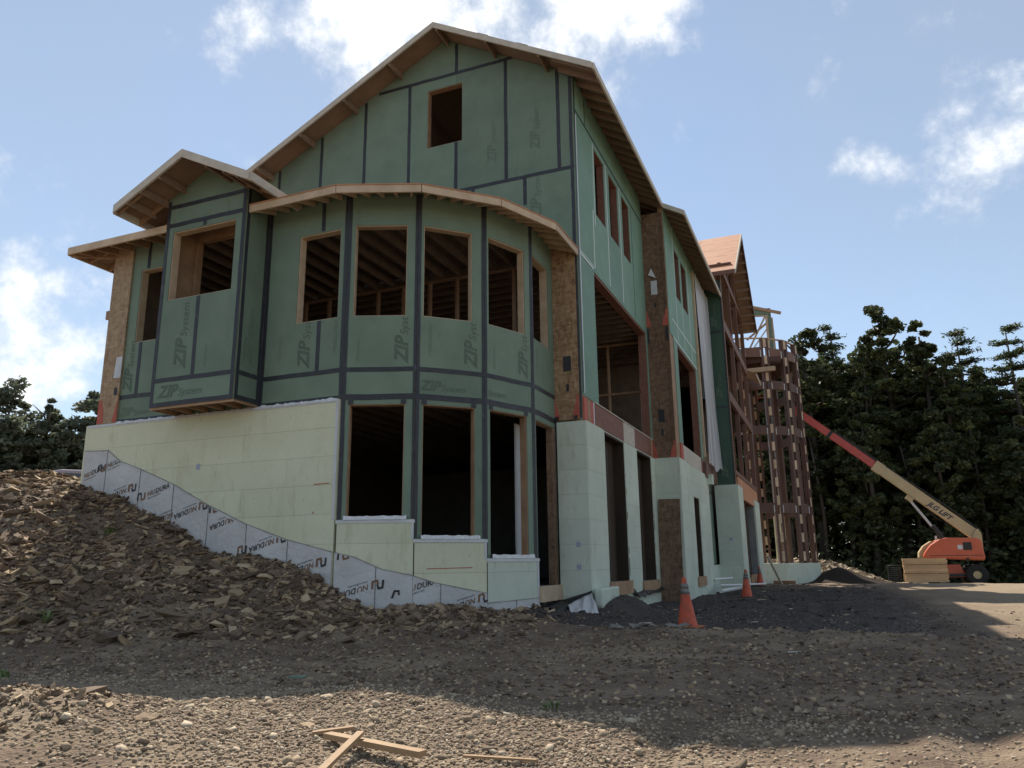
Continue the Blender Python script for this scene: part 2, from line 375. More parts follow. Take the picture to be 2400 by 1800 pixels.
# ---- plan of the round corner
Bp = Vector((-2.93, -3.59)); TP = [Bp]
for k in (1, 2, 3):
    a = math.radians(22.5 * k); TP.append(TP[-1] + 1.18 * Vector((math.cos(a), math.sin(a))))
TP.append(Vector((TP[-1].x, 0.0)))
XF = TP[-1].x
# ------------------------------------------------------------ gable wall
gw = Wall((0, 0, 0), (1, 0, 0), (0, -1, 0))
hpR = (SR, 1, ZR + SR * XR - .035); hpL = (-SLF, 1, ZR - SLF * XR - .035)
ghole = (-3.44, -2.56, 9.15, 10.60); gblank = (-9, XF, 2.0, 6.32)
core = gw.core('gable_wall', (XL, 0, 2.66, 12), [ghole, gblank], [hpR, hpL], house, label='tall green gable wall above the curved eave')
gw.panels(core, [(2.66, 6.03, [-.55, 0]), (6.03, 7.94, [XL, -7.1, -5.9, -4.7, -3.5, -2.3, -1.09, 0]), (7.94, 10.88, [XL, -7.54, -6.32, -5.10, -3.91, -2.71, -1.51, -.32, 0]), (10.88, 12, [-6, -2.71, 0])], [ghole, gblank], [hpR, hpL], 'green')
gw.lining(core, ghole, 'lumber_tan', .14)
gw.tape(core, XL, 7.94, 0, 7.94, n0=.0165); gw.tape(core, -4.75, 10.88, -1.35, 10.88, n0=.0165)
for x in (-7.54, -6.32, -5.10, -3.91, -1.51, -.32): gw.tape(core, x, 7.98, x, min(10.84, zroof(x) - .06))
gw.tape(core, -2.71, 7.98, -2.71, 9.14); gw.tape(core, -2.71, 10.92, -2.71, zroof(-2.71) - .06); gw.tape(core, -1.09, 7.3, -1.09, 7.9); gw.tape(core, -2.3, 7.3, -2.3, 7.9)
gw.tape(core, -.045, 2.7, -.045, zroof(0) - .1, wd=.08, n0=.018)
zip_print(gw, core, -.75, 8.5, h=.2, mat='print_soft'); zip_print(gw, core, -1.75, 8.4, h=.2, mat='print_soft'); zip_print(gw, core, -.75, 6.9, h=.22, mat='print_soft')
# ------------------------------------------------------------ long left front wall (A-B)
fw_ = Wall((0, -3.59, 0), (1, 0, 0), (0, -1, 0))
h_ab = (-3.93, -3.08, 4.03, 5.62); h_lw = (-7.65, -6.75, 4.16, 5.61); h_bay = (-6.28, -4.76, 2.9, 5.95)
core = fw_.core('front_wall', (-8.2, Bp.x, 2.64, 6.35), [h_ab, h_lw, h_bay], [], house, label='green front wall either side of the boxed bay window')
fw_.panels(core, [(2.64, 3.12, [-8.2, -6.43, -4.62, Bp.x]), (3.12, 6.35, [-7.87, -7.48, -6.43]), (3.12, 6.35, [-4.62, -3.45, Bp.x])], [h_ab, h_lw, h_bay], [], 'green')
fw_.lining(core, h_ab); fw_.lining(core, h_lw, 'lumber')
for a0, a1 in ((-7.87, -6.43), (-4.62, Bp.x)):
    fw_.tape(core, a0, 3.12, a1, 3.12, n0=.0165); fw_.tape(core, a0, 2.67, a1, 2.67, wd=.06, n0=.0165)
fw_.tape(core, -3.45, 3.16, -3.45, 4.02); fw_.tape(core, -3.45, 5.64, -3.45, 6.3); fw_.tape(core, -7.48, 3.16, -7.48, 4.15); fw_.tape(core, -7.48, 5.63, -7.48, 6.2)
fw_.tape(core, -4.57, 2.7, -4.57, 6.3, wd=.08, n0=.018); fw_.tape(core, Bp.x - .035, 2.7, Bp.x - .035, 6.2, wd=.07, n0=.018)
zip_print(fw_, core, -3.62, 3.2, hps=[(0, 1, 4.02)]); zip_print(fw_, core, -7.62, 3.2, h=.2); zip_print(fw_, core, -7.85, 2.76, 0, .15, mat='print_soft')
V, T = text2d('STRUCTURAL 1', 0, .1); put2d(fw_, core, lay(V, T, -3.14, 4.0, -math.pi / 2, .09), .0168, 'print_soft')
put2d(fw_, core, lay(V, T, -4.2, 3.4, math.pi / 2, .07), .0168, 'print_soft')
# ------------------------------------------------------------ five faces of the round corner
sills = [.70, .40, .10, -.36]
up_h = [(.12, 1.0), (.10, .96), (.10, 1.0), (.07, .90)]
for i in range(4):
    a, b = TP[i], TP[i + 1]; d = (b - a); ln = d.length; d.normalize(); nn = Vector((d.y, -d.x))
    tw = Wall((a.x, a.y, 0), (d.x, d.y, 0), (nn.x, nn.y, 0))
    hu = (up_h[i][0], up_h[i][1], 4.03, 5.65)
    hl = (.12, 1.01, sills[i] + .05, 2.54) if i < 3 else (.10, 1.10, sills[i], 2.52)
    names = ['round_corner_wall'] * 4
    core = tw.core('round_corner_wall', (0.0, ln, sills[i], 6.3), [hu, hl], [], house, depth=.12)
    rows = [(sills[i], 2.66, [0, ln]), (2.66, 3.12, [0, ln]), (3.12, 6.3, [0, ln])]
    tw.panels(core, rows, [hu, hl], [], 'green')
    tw.lining(core, hu, 'lumber'); tw.lining(core, hl, 'lumber_tan', skip='b' if i == 3 else '')
    tw.tape(core, -.01, 3.12, ln + .01, 3.12, n0=.0165); tw.tape(core, -.01, 2.66, ln + .01, 2.66, wd=.11, n0=.0165)
    tw.tape(core, .028, sills[i] + .02, .028, 6.2, wd=.062, n0=.0185)
    tw.tape(core, ln - .022, sills[i] + .02, ln - .022, 6.2, wd=.05, n0=.0185)
    if i < 3:
        for aa in (.14, .99): tw.tape(core, aa, 2.54, aa, 2.61, wd=.10, n0=.021)
    if i in (0, 1, 2): zip_print(tw, core, ln - .14, 3.2, h=.21, hps=[(0, 1, 4.02)])
    if i in (1, 2): zip_print(tw, core, .05 if i == 1 else -.30, 2.78, 0, .16, hps=[(-1, 0, -.09)], mat='print')
    if i in (1, 3): put2d(tw, core, lay(V, T, .2, 3.9, -math.pi / 2, .08), .0168, 'print_soft')
    if i in (0, 2): put2d(tw, core, lay(V, T, .25, 3.25, math.pi / 2, .06), .0168, 'print_soft')
    if i < 3:
        # foil flashing and white cap over the stepped foam
        fl = G(); x0 = .1; random.seed(i)
        npt = 16; top = [tw.p(x0 + (ln - .2) * k / npt, sills[i] + .05 + random.uniform(0, .02), .075) for k in range(npt + 1)]
        bot = [tw.p(x0 + (ln - .2) * k / npt, sills[i] + .004, .075 + random.uniform(0, .015)) for k in range(npt + 1)]
        bk = [tw.p(x0 + (ln - .2) * k / npt, sills[i] + .055, -.05) for k in range(npt + 1)]
        fl.add(top + bot + bk, [(k, k + 1, npt + 2 + k, npt + 1 + k) for k in range(npt)] + [(k + 1, k, 2 * npt + 2 + k, 2 * npt + 3 + k) for k in range(npt)])
        mk('foil_flashing', fl.V, fl.F, 'foil', core)
# ------------------------------------------------------------ boxed bay
bw = Wall((0, -4.2, 0), (1, 0, 0), (0, -1, 0))
BX0, BX1, BPK, BZP, BZE, BSL = -6.43, -4.62, -5.53, 7.03, 6.28, .5
hb = (-6.25, -4.83, 4.59, 5.88); hps = [(BSL, 1, BZP + BSL * BPK - .03), (-BSL, 1, BZP - BSL * BPK - .03)]
core = bw.core('bay_window_wall', (BX0, BX1, 2.68, 7.1), [hb], hps, house, depth=.12, label='boxed-out green bay under its own small gable')
bw.panels(core, [(2.68, 3.14, [BX0, BX1]), (3.14, 6.02, [BX0, BPK, BX1]), (6.02, 6.38, [BX0, BX1]), (6.38, 7.1, [BX0, BX1])], [hb], hps, 'green')
bw.lining(core, hb)
for z in (3.14, 6.02, 6.38): bw.tape(core, BX0, z, BX1, z, n0=.0165)
bw.tape(core, BX0, 2.72, BX1, 2.72, n0=.0165)
bw.tape(core, BPK, 3.18, BPK, 4.58); bw.tape(core, BPK, 5.9, BPK, 5.98)
bw.tape(core, BX0 + .04, 2.7, BX0 + .04, 6.5, wd=.08, n0=.018); bw.tape(core, BX1 - .04, 2.7, BX1 - .04, 6.5, wd=.08, n0=.018)
zip_print(bw, core, -5.72, 3.3, h=.24); zip_print(bw, core, -6.28, 2.84, 0, .2)
put2d(bw, core, lay(V, T, -5.25, 3.3, math.pi / 2, .06), .0168, 'print_soft')
bs = Wall((BX1, 0, 0), (0, 1, 0), (1, 0, 0))
core2 = bs.core('bay_side_wall', (-4.19, -3.6, 2.68, 6.45), [], [], house, depth=.1)
bs.panels(core2, [(2.68, 3.14, [-4.2, -3.605]), (3.14, 6.45, [-4.2, -3.605])], [], [], 'green')
bs.tape(core2, -4.2, 3.14, -3.62, 3.14, n0=.0165); bs.tape(core2, -4.2, 2.72, -3.62, 2.72, n0=.0165); bs.tape(core2, -4.16, 2.7, -4.16, 6.4, wd=.08, n0=.018); bs.tape(core2, -3.66, 2.7, -3.66, 6.3, wd=.08, n0=.018)
zip_print(bs, core2, -3.85, 3.3, h=.2, mat='print_soft')
bl = Wall((BX0, 0, 0), (0, -1, 0), (-1, 0, 0))
core3 = bl.core('bay_side_wall', (3.6, 4.19, 2.68, 6.45), [], [], house, depth=.1); bl.panels(core3, [(2.68, 6.45, [3.605, 4.2])], [], [], 'green')
fl = G().box(BX0 + .02, BX1 - .02, -4.18, -3.62, 2.78, 2.80).obj('bay_floor', 'darkplank', house)
G().box(BX0, BX1, -4.2, -4.162, 2.64, 2.778).obj('floor_edge_board', 'lumber_tan', fl)
G().box(BX1 - .038, BX1, -4.16, -3.62, 2.64, 2.778).obj('floor_edge_board', 'lumber_tan', fl); G().box(BX0, BX0 + .038, -4.16, -3.62, 2.64, 2.778).obj('floor_edge_board', 'lumber_tan', fl)
for k in range(1, 5):
    x = BX0 + k * (BX1 - BX0) / 5; G().box(x - .019, x + .019, -4.16, -3.62, 2.65, 2.778).obj('floor_joist', 'lumber_tan', fl)
# ------------------------------------------------------------ roofs
def fascia(parent, a, b, h=.14, t=.038, out=(0, -1, 0), mat='fascia'):
    """board whose top edge runs a->b, standing just outside the deck edge"""
    o = Vector(out).normalized() * t; P = [Vector(a), Vector(b), Vector(b) - Vector((0, 0, h)), Vector(a) - Vector((0, 0, h))]
    return G().prism(P, o).obj('fascia_board', mat, parent)
def deck(name, polys, parent, th=.022, mat=('soffit'), label=None):
    g = G()
    for p in polys: g.prism([Vector(q) for q in p], (0, 0, -th))
    return g.obj(name, mat, parent, label=label)
YF = -.6; YE = 21.2
mr_ = deck('main_roof', [[(XR, YF, ZR), (.62, YF, zroof(.62)), (.62, 6.1, zroof(.62)), (XR, 6.1, ZR)],
                        [(XR, 6.1, ZR), (1.2, 6.1, zroof(1.2)), (1.2, 13.45, zroof(1.2)), (XR, 13.45, ZR)],
                        [(XR, 13.45, ZR), (.6, 13.45, zroof(.6)), (.6, YE, zroof(.6)), (XR, YE, ZR)],
                        [(-8.4, YF, zroof(-8.4)), (XR, YF, ZR), (XR, YE, ZR), (-8.4, YE, zroof(-8.4))]], house, label='long main roof with open rafter tails')
fascia(mr_, (XR, YF, ZR + .004), (.62, YF, zroof(.62) + .004)); fascia(mr_, (-8.4, YF, zroof(-8.4) + .004), (XR, YF, ZR + .004))
fascia(mr_, (.62, YF, zroof(.62) + .002), (.62, 6.06, zroof(.62) + .002), out=(1, 0, 0)); fascia(mr_, (.66, 6.1, zroof(.66) + .004), (1.2, 6.1, zroof(1.2) + .004)); fascia(mr_, (1.2, 6.1, zroof(1.2) + .002), (1.2, 13.45, zroof(1.2) + .002), out=(1, 0, 0))
def rafter_tail(parent, x0, x1, y, zf, h=.13, t=.04, mat='soffit'):
    P = [Vector((x0, y, zf(x0) - .024)), Vector((x1, y, zf(x1) - .024)), Vector((x1, y, zf(x1) - .024 - h)), Vector((x0, y, zf(x0) - .024 - h))]
    return G().prism(P, (0, t, 0)).obj('rafter', mat, parent)
y = -.55
while y < 6.0: rafter_tail(mr_, -.25 if y < 0 else -1.0, .615, y, zroof); y += .406
y = 6.15
while y < 13.4: rafter_tail(mr_, -.4, 1.195, y, zroof); y += .406
for k in range(13):
    x = -7.75 + k * 1.2
    if -8 < x < -.1:
        z = zroof(x) - .024; G().box(x, x + .038, YF + .002, .0, z - .13 - (.03), z - .025).obj('lookout', 'soffit', mr_)
# sawn-off shingle strips along the ridge side
for k, x in enumerate((-1.9, -1.0)):
    G().beam((x, YF + .01, zroof(x) + .02), (x + .25, YF + .01, zroof(x + .25) + .02), .06, .012, up=(SR, 0, 1)).obj('drip_edge', 'dark_metal', mr_)
# small bay roof
yb0 = -4.83
rb = deck('bay_roof', [[(BPK, yb0, BZP), (-4.03, yb0, BZE), (-4.03, -2.2, BZE), (BPK, -1.6, BZP)], [(-7.03, yb0, BZE), (BPK, yb0, BZP), (BPK, -1.6, BZP), (-7.03, -2.2, BZE)]], house, mat='soffit', label='small gable roof over the boxed bay')
fascia(rb, (BPK, yb0, BZP + .004), (-4.03, yb0, BZE + .004), .15); fascia(rb, (-7.03, yb0, BZE + .004), (BPK, yb0, BZP + .004), .15)
fascia(rb, (-4.03, yb0, BZE + .002), (-4.03, -2.3, BZE + .002), .15, out=(1, 0, 0)); fascia(rb, (-7.03, yb0, BZE + .002), (-7.03, -2.3, BZE + .002), .15, out=(-1, 0, 0))
zb = lambda x: BZP - BSL * abs(x - BPK)
for x in (-6.75, -6.45, -6.05, -5.0, -4.6, -4.3):
    G().box(x - .019, x + .019, yb0 + .002, -4.2, zb(x) - .17, zb(x) - .035).obj('lookout', 'soffit', rb)
for s_ in (-1, 1):
    for y in (-4.78, -4.3, -3.85, -3.4, -2.95):
        xe = -4.03 if s_ > 0 else -7.03; xi = -4.62 if s_ > 0 else -6.43
        P = [Vector((xi, y, zb(xi) - .03)), Vector((xe, y, zb(xe) - .03)), Vector((xe, y, zb(xe) - .15)), Vector((xi, y, zb(xi) - .15))]
        G().prism(P, (0, .038, 0)).obj('rafter', 'lumber_tan', rb)
# curved eave over the round corner and porch
def offs(pts, o):
    out = []
    for i, p in enumerate(pts):
        ns = []
        if i > 0: d = (pts[i] - pts[i - 1]).normalized(); ns.append(Vector((d.y, -d.x)))
        if i < len(pts) - 1: d = (pts[i + 1] - pts[i]).normalized(); ns.append(Vector((d.y, -d.x)))
        m = sum(ns, Vector((0, 0))); m.normalize(); out.append(p + m * o / m.dot(ns[0]))
    return out
OV = .54; EZ = 6.09
A0 = Vector((-4.62, -3.59))
ring = offs([A0] + TP, OV); ring[-1] = Vector((ring[-1].x, -.03)); ring[0].x = -4.60
apex = Vector((-3.4, -.04, EZ + 1.55)); KS = .40
polys = []
for i in range(len(ring) - 1):
    a, b = ring[i], ring[i + 1]
    if i == 0: polys.append([(a.x, a.y, EZ), (b.x, b.y, EZ), tuple(apex), (-4.6, -.04, EZ + 1.55)])
    else: polys.append([(a.x, a.y, EZ), (b.x, b.y, EZ), tuple(apex)])
tr_ = deck('curved_eave_roof', polys, house, label='faceted eave roof wrapping the round corner')
for i in range(len(ring) - 1):
    a, b = ring[i], ring[i + 1]; d = (b - a).normalized(); nn = Vector((d.y, -d.x, 0))
    fascia(tr_, (a.x, a.y, EZ + .012), (b.x, b.y, EZ + .012), .13, out=nn, mat='lumber')
    fascia(tr_, (a.x, a.y, EZ + .032), (b.x, b.y, EZ + .032), .018, t=.05, out=nn, mat='roof_osb').name = 'drip_strip'
    base = ([A0] + TP)[i]; base2 = ([A0] + TP)[i + 1]; ln = (b - a).length
    m = max(2, int(round(ln / .3)))
    for k in range(m):
        t = (k + .5) / m; q = a.lerp(b, t); p = base.lerp(base2, t); dv = (p - q)
        zz = EZ + dv.length * (.42 if i else .38)
        P0 = Vector((q.x, q.y, EZ - .024)); P1 = Vector((p.x, p.y, zz - .024)) + Vector((dv.x, dv.y, .4 * dv.length)) * .15
        sd = Vector((-dv.y, dv.x, 0)).normalized() * .038
        G().prism([P0, P1, P1 - Vector((0, 0, .13)), P0 - Vector((0, 0, .10))], sd).obj('rafter', 'lumber', tr_)
PX0 = -9.02
pr_ = deck('porch_roof', [[(PX0, -4.13, EZ), (-6.44, -4.13, EZ), (-6.44, -.04, EZ + .9), (-6.0, -.04, EZ + .9)], [(PX0, -4.13, EZ), (-6.0, -.04, EZ + .9), (-6.0, 3, EZ + .9), (PX0, 3, EZ)]], house, mat='soffit', label='hipped porch roof left of the bay')
fascia(pr_, (PX0, -4.13, EZ + .006), (-6.47, -4.13, EZ + .006), .14, mat='lumber'); fascia(pr_, (PX0, -4.13, EZ + .004), (PX0, 3, EZ + .004), .14, out=(-1, 0, 0), mat='lumber')
for k in range(6):
    x = -8.75 + k * .41; P = [Vector((x, -4.12, EZ - .03)), Vector((x, -3.0, EZ + .245 - .03)), Vector((x, -3.0, EZ + .08)), Vector((x, -4.12, EZ - .15))]
    G().prism(P, (.038, 0, 0)).obj('rafter', 'lumber_tan', pr_)
for k in range(14):
    y = -3.7 + k * .45; P = [Vector((PX0 + .01, y, EZ - .03)), Vector((-8.0, y, EZ + .27)), Vector((-8.0, y, EZ + .14)), Vector((PX0 + .01, y, EZ - .15))]
    G().prism(P, (0, .038, 0)).obj('rafter', 'lumber_tan', pr_)
G().beam((PX0 + .02, -4.11, EZ - .10), (-7.4, -1.98, EZ + .36), .045, .15).obj('hip_rafter', 'lumber_tan', pr_)
# ------------------------------------------------------------ right side wall, first length
sw = Wall((0, 0, 0), (0, 1, 0), (1, 0, 0))
wins = [(1.46, 2.25, 7.51, 9.12), (2.68, 3.46, 7.51, 9.12), (3.90, 4.64, 7.51, 9.12)]; big = (1.10, 5.98, 3.14, 6.04)
core = sw.core('side_wall', (0.0, 6.14, 3.14, zroof(0) - .1), wins + [big], [], house, label='green side wall with three tall upper windows and a large opening')
sw.panels(core, [(3.14, 6.1, [0, 1.12, 6.14]), (6.1, 9.3, [0, 1.2, 2.42, 3.64, 4.86, 6.14]), (9.3, zroof(0) - .06, [0, .8, 2.0, 3.2, 4.4, 6.14])], wins + [big], [], 'green_side')
for h in wins: sw.lining(core, h, 'rubble_wet', .16)
sw.lining(core, big, 'rubble_wet', .20, t=.05, skip='b')
sw.tape(core, .05, 3.2, .05, zroof(0) - .1, wd=.08, n0=.018); sw.tape(core, .12, 3.2, .12, 9.2, wd=.04, n0=.018, mat='tape_light')
sw.tape(core, 0.1, 9.3, 6.1, 9.3, wd=.05, n0=.0165)
for s_, z0, z1 in ((1.2, 6.15, 7.5), (2.42, 6.15, 9.2), (3.64, 6.15, 9.2)): sw.tape(core, s_, z0, s_, z1, wd=.04, mat='tape_light')
sw.tape(core, 1.36, 7.2, 1.36, 9.2, wd=.04, mat='tape_light'); sw.tape(core, .15, 6.1, 1.1, 6.1, wd=.04, n0=.0165, mat='tape_light'); sw.tape(core, .15, 6.16, 1.1, 6.16, wd=.02, n0=.0165, mat='tape_light')
sw.tape(core, 4.86, 6.15, 4.86, 9.2, wd=.03); sw.tape(core, .8, 9.35, .8, 9.95, wd=.04)
# rim beam under it
rim = box('rim_beam', -.12, -.002, .0, 6.1, 2.63, 3.138, 'lumber_tan', house)
for y0, y1, m in ((.0, .22, 'redpaint'), (.225, .40, 'lumber_tan'), (.41, .62, 'redpaint'), (.63, .70, 'cap'), (.72, 2.95, 'rubble_wet'), (2.96, 4.0, 'fascia'), (4.01, 5.75, 'rubble_wet'), (5.76, 5.98, 'lumber_tan')):
    box('rim_board', 0, .03 + random.uniform(0, .006), y0, y1, 2.66, 3.11, m, rim)
box('rim_cap', -.1, .05, .72, 5.98, 3.112, 3.135, 'fascia', rim)
# ------------------------------------------------------------ strand-board posts
def post(x0, x1, y0, y1, z0, z1, mat, label): return box('corner_post', x0, x1, y0, y1, z0, z1, mat, house, label=label)
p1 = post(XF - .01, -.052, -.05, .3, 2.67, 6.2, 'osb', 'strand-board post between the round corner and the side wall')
def plate(parent, pts, y, mat='redpaint', name='red_corner_patch', t=.004): return G().prism([Vector((a, y, z)) for a, z in pts], (0, -t, 0)).obj(name, mat, parent)
plate(p1, [(-.563, 2.68), (-.44, 2.68), (-.47, 2.85), (-.52, 3.02), (-.53, 3.16), (-.563, 3.16)], -.05)
plate(p1, [(-.18, 2.68), (-.054, 2.68), (-.054, 3.16), (-.09, 3.16), (-.11, 3.02), (-.16, 2.85)], -.05)
plate(p1, [(-.35, 3.62), (-.19, 3.62), (-.19, 3.92), (-.35, 3.92)], -.05, 'dark_metal', 'junction_box')
plate(p1, [(-.30, 3.23), (-.24, 3.23), (-.24, 3.37), (-.30, 3.37)], -.05, 'dark_metal', 'slot')
for x in (-.50, -.12): G().box(x - .035, x + .035, -.075, -.05, 2.68, 2.74).obj('anchor_bolt', 'dark_metal', p1)
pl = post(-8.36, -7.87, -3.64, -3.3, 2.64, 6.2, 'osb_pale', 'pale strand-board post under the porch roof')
plate(pl, [(-8.36, 2.65), (-8.2, 2.65), (-8.22, 2.9), (-8.28, 3.1), (-8.36, 3.1)], -3.64); plate(pl, [(-7.98, 2.65), (-7.87, 2.65), (-7.87, 3.1), (-7.90, 3.0)], -3.64)
plate(pl, [(-8.05, 3.50), (-7.83 - .04, 3.50), (-7.87, 3.91), (-8.02, 3.91)], -3.64, 'metal', 'foil_patch', .006); plate(pl, [(-8.0, 3.17), (-7.92, 3.17), (-7.92, 3.31), (-8.0, 3.31)], -3.64, 'dark_metal', 'slot')
G().box(-8.62, -8.37, -3.5, -3.45, 4.78, 4.95).obj('stub_block', 'lumber_tan', pl)
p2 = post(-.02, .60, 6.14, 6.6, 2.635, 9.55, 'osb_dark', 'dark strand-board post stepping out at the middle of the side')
for z in (2.64, 6.25):
    plate(p2, [(-.02, z), (.14, z), (.10, z + .2), (.05, z + .35), (.04, z + .46), (-.02, z + .46)], 6.14); plate(p2, [(.44, z), (.60, z), (.60, z + .46), (.55, z + .46), (.54, z + .35), (.48, z + .2)], 6.14)
for x0, x1 in ((-.02, .07), (.52, .60)): plate(p2, [(x0, 5.8), (x1, 5.8), (x1, 6.2), (x0, 6.2)], 6.14, 'dark_metal', 'steel_strap', .008)
plate(p2, [(.19, 7.15), (.36, 7.15), (.36, 7.55), (.19, 7.55)], 6.14, 'metal', 'foil_patch', .006); plate(p2, [(.19, 3.60), (.36, 3.60), (.36, 3.94), (.19, 3.94)], 6.14, 'dark_metal', 'junction_box'); plate(p2, [(.25, 3.25), (.31, 3.25), (.31, 3.42), (.25, 3.42)], 6.14, 'dark_metal', 'slot'); plate(p2, [(.25, 6.78), (.31, 6.78), (.31, 6.92), (.25, 6.92)], 6.14, 'dark_metal', 'slot')
# torn paper flap above the foil patch
G().prism([Vector((.14, 6.10, 7.72)), Vector((.34, 6.12, 7.62)), Vector((.22, 6.13, 7.92))], (0, -.004, 0)).obj('torn_paper', 'cap', p2)
# ------------------------------------------------------------ right side wall, second length
s2 = Wall((.62, 0, 0), (0, 1, 0), (1, 0, 0))
h2 = [(7.55, 8.30, 7.5, 8.99), (8.60, 9.50, 7.5, 8.99), (7.15, 10.25, 3.12, 5.95), (10.95, 13.3, 3.45, 9.2)]
core = s2.core('side_wall', (6.14, 13.46, 2.66, 9.72), h2, [], house, label='second length of green side wall with two narrow windows')
s2.panels(core, [(3.12, 6.02, [6.62, 7.16, 10.9]), (6.02, 9.74, [6.16, 7.4, 8.45, 9.7, 10.6, 13.46])], h2, [], 'green_side')
for h in h2[:2]: s2.lining(core, h, 'brown2', .16)
s2.lining(core, h2[2], 'rubble_wet', .2, t=.05, skip='b')
s2.tape(core, 6.6, 6.02, 10.5, 6.02, wd=.035, n0=.0165, mat='tape_light'); s2.tape(core, 6.6, 6.55, 10.5, 6.55, wd=.035, n0=.0165, mat='tape_light')
for a in (7.4, 8.45, 9.7): s2.tape(core, a, 6.1, a, 7.45 if a < 9 else 9.6, wd=.04, mat='tape_light')
s2.tape(core, 7.4, 7.6, 7.4, 9.6, wd=.04, mat='tape_light')
box('trim_stud', .635, .70, 10.62, 10.75, 3.2, 9.4, 'lumber', core)
rim2 = box('rim_beam', .5, .617, 6.6, 13.45, 2.62, 3.11, 'lumber_tan', house)
for y0, y1, m in ((6.62, 6.95, 'redpaint'), (6.96, 9.9, 'fascia'), (9.92, 10.6, 'rubble_wet'), (10.62, 13.4, 'brown2')): box('rim_board', .62, .655, y0, y1, 2.66, 3.09, m, rim2)
box('rim_board', .655, .75, 10.2, 10.6, 2.55, 3.0, 'brown2', rim2)
# recess below the plastic
rc = Wall((.40, 0, 0), (0, 1, 0), (1, 0, 0)); c4 = rc.core('recess_wall', (10.7, 13.5, -.05, 2.62), [], [], house)
rc.panels(c4, [(-.05, 2.62, [10.7, 11.4, 12.3, 13.45])], [], [], 'green'); rc.tape(c4, 10.7, 2.3, 13.4, 2.3); rc.tape(c4, 12.3, 0, 12.3, 2.25)
# ------------------------------------------------------------ cross gable on the side
cg = Wall((0, 13.49, 0), (1, 0, 0), (0, -1, 0))
core = cg.core('cross_gable_return_wall', (.60, 1.235, 2.58, 10.0), [], [], house, label='dark green return wall of the cross gable')
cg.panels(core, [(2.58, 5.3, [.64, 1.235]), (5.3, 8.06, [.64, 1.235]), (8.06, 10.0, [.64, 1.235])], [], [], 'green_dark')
cg.tape(core, .64, 5.3, 1.235, 5.3, n0=.0165); cg.tape(core, .64, 8.06, 1.235, 8.06, n0=.0165); cg.tape(core, 1.20, 2.6, 1.20, 10, wd=.06, n0=.018)
for z in (2.8, 5.6, 8.2): zip_print(cg, core, 1.0, z, h=.18)
PK, CZ = 17.25, 13.25
YN, YFAR = 13.15, 21.35
SN = (CZ - 10.2) / (PK - YN)
zc = lambda y: CZ - SN * abs(y - PK)
cf_ = G().box(1.10, 1.16, 13.50, 21.3, 2.58, 2.70).obj('cross_gable_frame', 'brown2', house, label='open red-brown timber window framing of the cross gable')
for y, w_ in ((13.60, .12), (16.3, .12), (18.7, .12), (21.22, .12)):
    box('frame_post', 1.10, 1.245, y - w_ / 2, y + w_ / 2, 2.71, zc(y) - .05, 'brown2', cf_)
for z, h in ((3.02, .16), (5.72, .34), (8.35, .34), (10.75, .22)):
    yy0 = 13.55 if z < 10 else 13.95; box('frame_rail', 1.13, 1.252, yy0, 21.27 if z < 10 else 20.55, z - h / 2, z + h / 2, 'brown2', cf_)
for s_ in (-1, 1):
    a = Vector((1.19, PK + s_ * (PK - YN - .35), zc(YN + .35) - .10)); b = Vector((1.19, PK, CZ - .12)); G().beam(a, b, .10, .14).obj('rake_plate', 'brown2', cf_)
box('spandrel_board', 1.14, 1.262, 14.0, 20.9, 2.20, 2.90, 'roof_osb', cf_)
for k in range(9): y = 17.95 + k * .14; box('baluster', 1.15, 1.19, y, y + .04, 3.1, 4.1, 'brown2', cf_)
box('guard_rail', 1.14, 1.2, 17.95, 19.35, 4.1, 4.16, 'brown2', cf_)
XO = 1.80
cr_ = deck('cross_gable_roof', [[(XO, YN, zc(YN)), (XO, PK, CZ), (-3, PK, CZ), (-3, YN, zc(YN))]], house, th=.03, mat='roof_osb', label='steep orange-brown decked roof of the cross gable')
deck('roof_slope', [[(XO, PK, CZ), (XO, YFAR, zc(YFAR)), (-3, YFAR, zc(YFAR)), (-3, PK, CZ)]], cr_, th=.03, mat='soffit')
up = Vector((0, SN, 1)).normalized()
for k in range(5):
    t0, t1 = k / 5, (k + 1) / 5; y0 = YN + (PK - YN) * t0; y1 = YN + (PK - YN) * t1
    xs = [XO + .01, .2 - (k % 2) * .9, -2.8]
    for j in range(2):
        nrm = Vector((0, -SN, 1)).normalized() * .012
        G().prism([Vector((xs[j + 1] + .006, y0 + .008, zc(y0 + .008) + .001)), Vector((xs[j] - .006, y0 + .008, zc(y0 + .008) + .001)), Vector((xs[j] - .006, y1 - .008, zc(y1 - .008) + .001)), Vector((xs[j + 1] + .006, y1 - .008, zc(y1 - .008) + .001))], nrm).obj('deck_panel', 'roof_osb', cr_)
G().beam((-.4, YN + .55, zc(YN + .55) + .06), (XO - .15, YN + .55, zc(YN + .55) + .06), .09, .06).obj('toe_board', 'brown2', cr_)
G().prism([Vector((XO, YN, zc(YN) + .02)), Vector((XO, PK, CZ + .02)), Vector((XO, PK, CZ - .17)), Vector((XO, YN, zc(YN) - .15))], (.04, 0, 0)).obj('fascia_board', 'fascia', cr_)
G().prism([Vector((XO, PK, CZ + .02)), Vector((XO, YFAR, zc(YFAR) + .02)), Vector((XO, YFAR, zc(YFAR) - .15)), Vector((XO, PK, CZ - .17))], (.04, 0, 0)).obj('fascia_board', 'brown', cr_)
fascia(cr_, (-3, YN, zc(YN) + .01), (XO, YN, zc(YN) + .01), .16, mat='brown2')
for k in range(11):
    y = PK + .25 + k * .37; G().box(.9, XO - .001, y, y + .04, zc(y + .04) - .17, zc(y + .04) - .035).obj('lookout', 'soffit', cr_)
